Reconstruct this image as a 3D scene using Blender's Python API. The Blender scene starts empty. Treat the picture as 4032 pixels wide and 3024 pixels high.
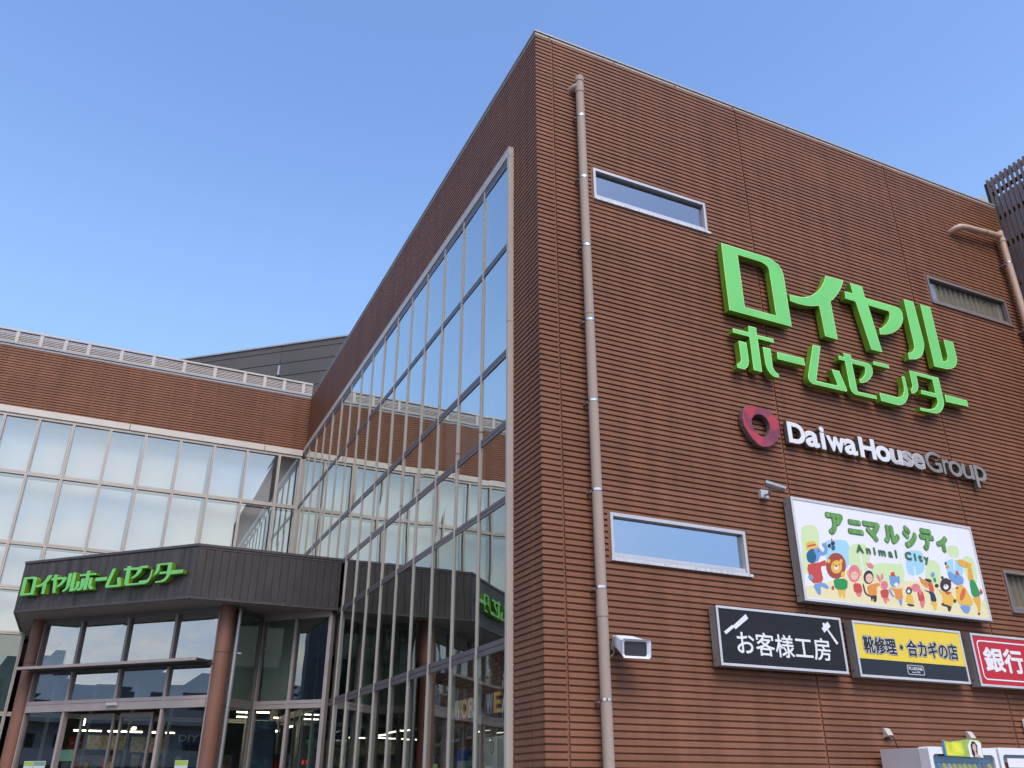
import bpy, bmesh, math, random
from mathutils import Vector, Matrix
random.seed(7)
SC = bpy.context.scene
COL = SC.collection

# ---------------------------------------------------------------- camera, sky, sun, exposure
cam = bpy.data.cameras.new("camera")
cam.sensor_fit = 'HORIZONTAL'; cam.sensor_width = 36.0; cam.lens = 29.90
cam.clip_start = 0.05; cam.clip_end = 3000
cam_o = bpy.data.objects.new("camera", cam); COL.objects.link(cam_o)
pitch, yaw, roll = 0.44553, 0.43594, 0.00189
cp, sp, cy, sy = math.cos(pitch), math.sin(pitch), math.cos(yaw), math.sin(yaw)
fwd = Vector((sy*cp, cy*cp, sp)); rgt = Vector((cy, -sy, 0)); upv = rgt.cross(fwd)
r2 = math.cos(roll)*rgt + math.sin(roll)*upv; u2 = -math.sin(roll)*rgt + math.cos(roll)*upv
mw = Matrix((r2, u2, -fwd)).transposed().to_4x4(); mw.translation = Vector((-4.233, -8.281, 1.45))
cam_o.matrix_world = mw
SC.camera = cam_o

SUN_EL, SUN_AZ = math.radians(52), math.radians(186)      # azimuth from +Y towards +X
world = bpy.data.worlds.new("World"); SC.world = world; world.use_nodes = True
wn, wl = world.node_tree.nodes, world.node_tree.links
bg = wn["Background"]; bg.inputs[1].default_value = 0.11
sky = wn.new('ShaderNodeTexSky'); sky.sky_type = 'NISHITA'; sky.sun_disc = False
sky.sun_elevation = SUN_EL; sky.sun_rotation = SUN_AZ
sky.air_density = 1.0; sky.dust_density = 1.6; sky.ozone_density = 2.5
def wmath(op, a, b=None, c=None):
    n = wn.new('ShaderNodeMath'); n.operation = op
    for i, v in enumerate((a, b, c)):
        if v is None: continue
        if isinstance(v, (int, float)): n.inputs[i].default_value = v
        else: wl.new(v, n.inputs[i])
    return n.outputs[0]
def wmap(v, a, b, c=0.0, d=1.0):
    n = wn.new('ShaderNodeMapRange'); n.interpolation_type = 'SMOOTHSTEP'
    wl.new(v, n.inputs[0])
    for i, x in enumerate((a, b, c, d)): n.inputs[i+1].default_value = x
    return n.outputs[0]
tint = wn.new('ShaderNodeMix'); tint.data_type = 'RGBA'; tint.blend_type = 'MULTIPLY'
tint.inputs[0].default_value = 1.0; tint.inputs[7].default_value = (0.90, 1.0, 1.15, 1)
wl.new(sky.outputs[0], tint.inputs[6])
haze_mix = wn.new('ShaderNodeMix'); haze_mix.data_type = 'RGBA'; haze_mix.inputs[7].default_value = (1.45, 2.28, 3.60, 1)
tc = wn.new('ShaderNodeTexCoord'); sx = wn.new('ShaderNodeSeparateXYZ'); wl.new(tc.outputs['Generated'], sx.inputs[0])
wl.new(wmap(sx.outputs[2], 0.12, 0.75, 0.85, 0.0), haze_mix.inputs[0]); wl.new(tint.outputs[2], haze_mix.inputs[6])
zc = wmath('MAXIMUM', sx.outputs[2], 0.02)
cm = wn.new('ShaderNodeCombineXYZ')
wl.new(wmath('DIVIDE', sx.outputs[0], wmath('ADD', zc, 0.12)), cm.inputs[0])
wl.new(wmath('DIVIDE', sx.outputs[1], wmath('ADD', zc, 0.12)), cm.inputs[1])
cn = wn.new('ShaderNodeTexNoise'); cn.inputs['Scale'].default_value = 1.5; cn.inputs['Detail'].default_value = 7; cn.inputs['Roughness'].default_value = 0.55
wl.new(cm.outputs[0], cn.inputs[0])
streak = wmap(cn.outputs[0], 0.36, 0.62)
low = wmap(sx.outputs[2], 0.18, 0.55, 1.0, 0.0)            # a low cloud bank ...
side = wmap(wmath('ADD', sx.outputs[1], wmath('MULTIPLY', sx.outputs[0], 0.75)), -0.78, -0.30, 1.0, 0.0)   # ... in the west only
cfac = wmath('MULTIPLY', wmath('MULTIPLY', low, side), wmath('ADD', wmath('MULTIPLY', streak, 0.5), 0.45))
wisp = wmath('MULTIPLY', wmath('MULTIPLY', wmap(cn.outputs[0], 0.5, 0.75), wmap(sx.outputs[1], -0.2, 0.1, 1.0, 0.0)), 0.3)
cmix = wn.new('ShaderNodeMix'); cmix.data_type = 'RGBA'
cmix.inputs[7].default_value = (4.3, 4.15, 3.95, 1)
wl.new(wmath('MAXIMUM', cfac, wisp), cmix.inputs[0]); wl.new(haze_mix.outputs[2], cmix.inputs[6])
wl.new(cmix.outputs[2], bg.inputs[0])

sun = bpy.data.lights.new("sun", 'SUN'); sun.energy = 0.85; sun.angle = math.radians(36); sun.color = (1.0, 0.82, 0.62)   # veiled by thin cloud
sun_o = bpy.data.objects.new("sun", sun); COL.objects.link(sun_o); sun_o.location = (20, 20, 30)
sd = Vector((math.sin(SUN_AZ)*math.cos(SUN_EL), math.cos(SUN_AZ)*math.cos(SUN_EL), math.sin(SUN_EL)))
sun_o.rotation_euler = sd.to_track_quat('Z', 'Y').to_euler()
SC.view_settings.view_transform = 'Standard'; SC.view_settings.look = 'None'
SC.view_settings.exposure = 1.40; SC.view_settings.gamma = 1.0
SC.render.engine = 'CYCLES'
SC.cycles.max_bounces = 10; SC.cycles.glossy_bounces = 6; SC.cycles.transparent_max_bounces = 12; SC.cycles.diffuse_bounces = 4
SC.cycles.caustics_reflective = False; SC.cycles.caustics_refractive = False
SC.cycles.use_denoising = True

# ---------------------------------------------------------------- traced outlines, metres on the front wall (x, z)
LETTERS={"ro":[[[2.945,8.729],[3.821,8.72],[3.908,8.696],[3.992,8.65],[4.049,8.58],[4.072,8.512],[4.077,8.439],[4.074,7.585],[2.944,7.587]],[[3.233,8.604],[3.677,8.598],[3.735,8.578],[3.782,8.548],[3.802,8.501],[3.805,7.705],[3.235,7.706]]],"i":[[[4.129,8.148],[4.25,8.153],[4.368,8.166],[4.492,8.205],[4.611,8.273],[4.723,8.361],[4.816,8.467],[4.885,8.572],[4.949,8.704],[5.32,8.717],[5.27,8.615],[5.209,8.516],[5.118,8.398],[5.017,8.291],[4.956,8.246],[4.96,7.573],[4.713,7.578],[4.7,8.098],[4.556,8.054],[4.4,8.03],[4.261,8.026],[4.132,8.036]]],"ya":[[[5.455,8.712],[5.712,8.707],[5.73,8.505],[6.441,8.51],[6.485,8.488],[6.513,8.435],[6.509,8.338],[6.466,8.232],[6.401,8.146],[6.308,8.059],[6.19,7.979],[6.066,7.927],[5.899,7.885],[5.901,7.986],[5.983,8.028],[6.087,8.117],[6.169,8.219],[6.211,8.312],[6.215,8.354],[6.196,8.379],[5.762,8.379],[5.863,7.562],[5.632,7.561],[5.499,8.38],[5.292,8.379],[5.303,8.519],[5.476,8.518]]],"ru_a":[[[6.619,8.71],[6.842,8.715],[6.866,8.032],[6.865,7.937],[6.828,7.824],[6.762,7.717],[6.686,7.648],[6.587,7.598],[6.432,7.564],[6.435,7.678],[6.504,7.699],[6.564,7.742],[6.611,7.81],[6.621,7.893]]],"ru_b":[[[6.993,8.708],[7.222,8.708],[7.221,7.692],[7.279,7.714],[7.337,7.762],[7.36,7.826],[7.36,7.885],[7.361,8.129],[7.577,8.13],[7.579,7.85],[7.563,7.776],[7.515,7.695],[7.444,7.633],[7.358,7.592],[7.248,7.566],[6.986,7.559]]],"ho_a":[[[3.251,7.402],[3.392,7.403],[3.387,7.287],[3.685,7.291],[3.681,7.225],[3.393,7.229],[3.389,6.699],[3.242,6.701],[3.245,7.223],[2.96,7.226],[2.961,7.293],[3.245,7.294]]],"ho_b":[[[3.038,7.112],[3.176,7.115],[3.178,6.837],[3.17,6.782],[3.142,6.727],[3.107,6.693],[3.07,6.674],[2.962,6.675],[2.957,6.725],[2.991,6.743],[3.026,6.777],[3.041,6.816]]],"ho_c":[[[3.464,7.112],[3.601,7.115],[3.597,6.811],[3.633,6.751],[3.685,6.721],[3.684,6.672],[3.589,6.67],[3.538,6.7],[3.496,6.753],[3.475,6.812],[3.47,6.856]]],"bar_a":[[[3.715,7.088],[4.211,7.089],[4.211,6.974],[3.711,6.972]]],"mu":[[[4.432,7.367],[4.578,7.371],[4.38,6.77],[4.771,6.772],[4.786,6.794],[4.72,7.025],[4.87,7.028],[4.957,6.74],[4.952,6.716],[4.927,6.706],[4.297,6.703],[4.249,6.73],[4.233,6.781],[4.24,6.828]]],"se":[[[5.019,7.363],[5.169,7.361],[5.166,7.292],[5.501,7.29],[5.554,7.267],[5.571,7.218],[5.564,7.148],[5.527,7.083],[5.463,7.012],[5.38,6.952],[5.305,6.922],[5.252,6.918],[5.254,6.973],[5.298,6.992],[5.356,7.042],[5.399,7.104],[5.419,7.176],[5.413,7.213],[5.391,7.218],[5.162,7.219],[5.166,6.791],[5.171,6.764],[5.192,6.754],[5.54,6.757],[5.535,6.7],[5.105,6.695],[5.046,6.73],[5.026,6.791],[5.025,7.229],[4.912,7.231],[4.913,7.296],[5.026,7.291]]],"n_a":[[[5.625,7.356],[5.942,7.356],[5.935,7.295],[5.613,7.293]]],"n_b":[[[5.619,6.822],[5.981,6.82],[6.052,6.838],[6.111,6.884],[6.153,6.95],[6.173,7.031],[6.176,7.216],[6.242,7.214],[6.242,6.968],[6.235,6.908],[6.202,6.844],[6.14,6.77],[6.067,6.717],[5.976,6.686],[5.622,6.693]]],"ta":[[[6.375,7.357],[7.011,7.36],[7.011,6.962],[6.993,6.89],[6.937,6.801],[6.86,6.733],[6.775,6.698],[6.43,6.688],[6.432,6.736],[6.616,6.74],[6.695,6.76],[6.768,6.798],[6.828,6.853],[6.862,6.914],[6.862,6.987],[6.533,6.986],[6.545,7.057],[6.858,7.058],[6.86,7.3],[6.511,7.3],[6.511,7.169],[6.5,7.097],[6.46,7.031],[6.403,6.98],[6.315,6.948],[6.317,7.022],[6.353,7.053],[6.371,7.091]]],"bar_b":[[[7.065,7.077],[7.562,7.071],[7.562,6.963],[7.059,6.953]]]}
RING=[[[3.005,6.077],[3.064,6.132],[3.129,6.166],[3.202,6.173],[3.28,6.15],[3.365,6.162],[3.445,6.147],[3.521,6.102],[3.582,6.033],[3.608,5.94],[3.597,5.841],[3.541,5.726],[3.455,5.642],[3.366,5.598],[3.273,5.581],[3.195,5.598],[3.115,5.662],[3.047,5.745],[2.991,5.838],[2.973,5.948]],[[3.128,5.95],[3.189,6.023],[3.256,6.056],[3.327,6.057],[3.393,6.016],[3.433,5.944],[3.43,5.864],[3.387,5.786],[3.327,5.733],[3.257,5.738],[3.182,5.777],[3.132,5.846]]]
RINGDARK=[[[3.174,6.029],[3.222,6.103],[3.28,6.146],[3.364,6.159],[3.44,6.144],[3.514,6.099],[3.419,6.047],[3.389,6.019],[3.327,6.057],[3.256,6.056],[3.189,6.023]],[[3.607,5.922],[3.593,5.84],[3.539,5.729],[3.453,5.645],[3.367,5.601],[3.279,5.585],[3.3,5.714],[3.387,5.786],[3.43,5.864],[3.478,5.846],[3.545,5.872]],[[3.009,6.064],[3.054,6.037],[3.128,5.95],[3.132,5.846],[3.182,5.777],[3.095,5.8],[3.031,5.906]]]
KNIFE=[[2.598,3.333],[2.629,3.283],[2.424,3.144],[2.41,3.167],[2.281,3.079],[2.255,3.107],[2.382,3.191],[2.395,3.185]]
HAMMER=[[3.866,3.341],[3.903,3.286],[3.856,3.25],[3.988,3.091],[3.958,3.07],[3.834,3.238],[3.788,3.202],[3.751,3.253],[3.784,3.273],[3.778,3.313],[3.804,3.327],[3.818,3.307]]
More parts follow.
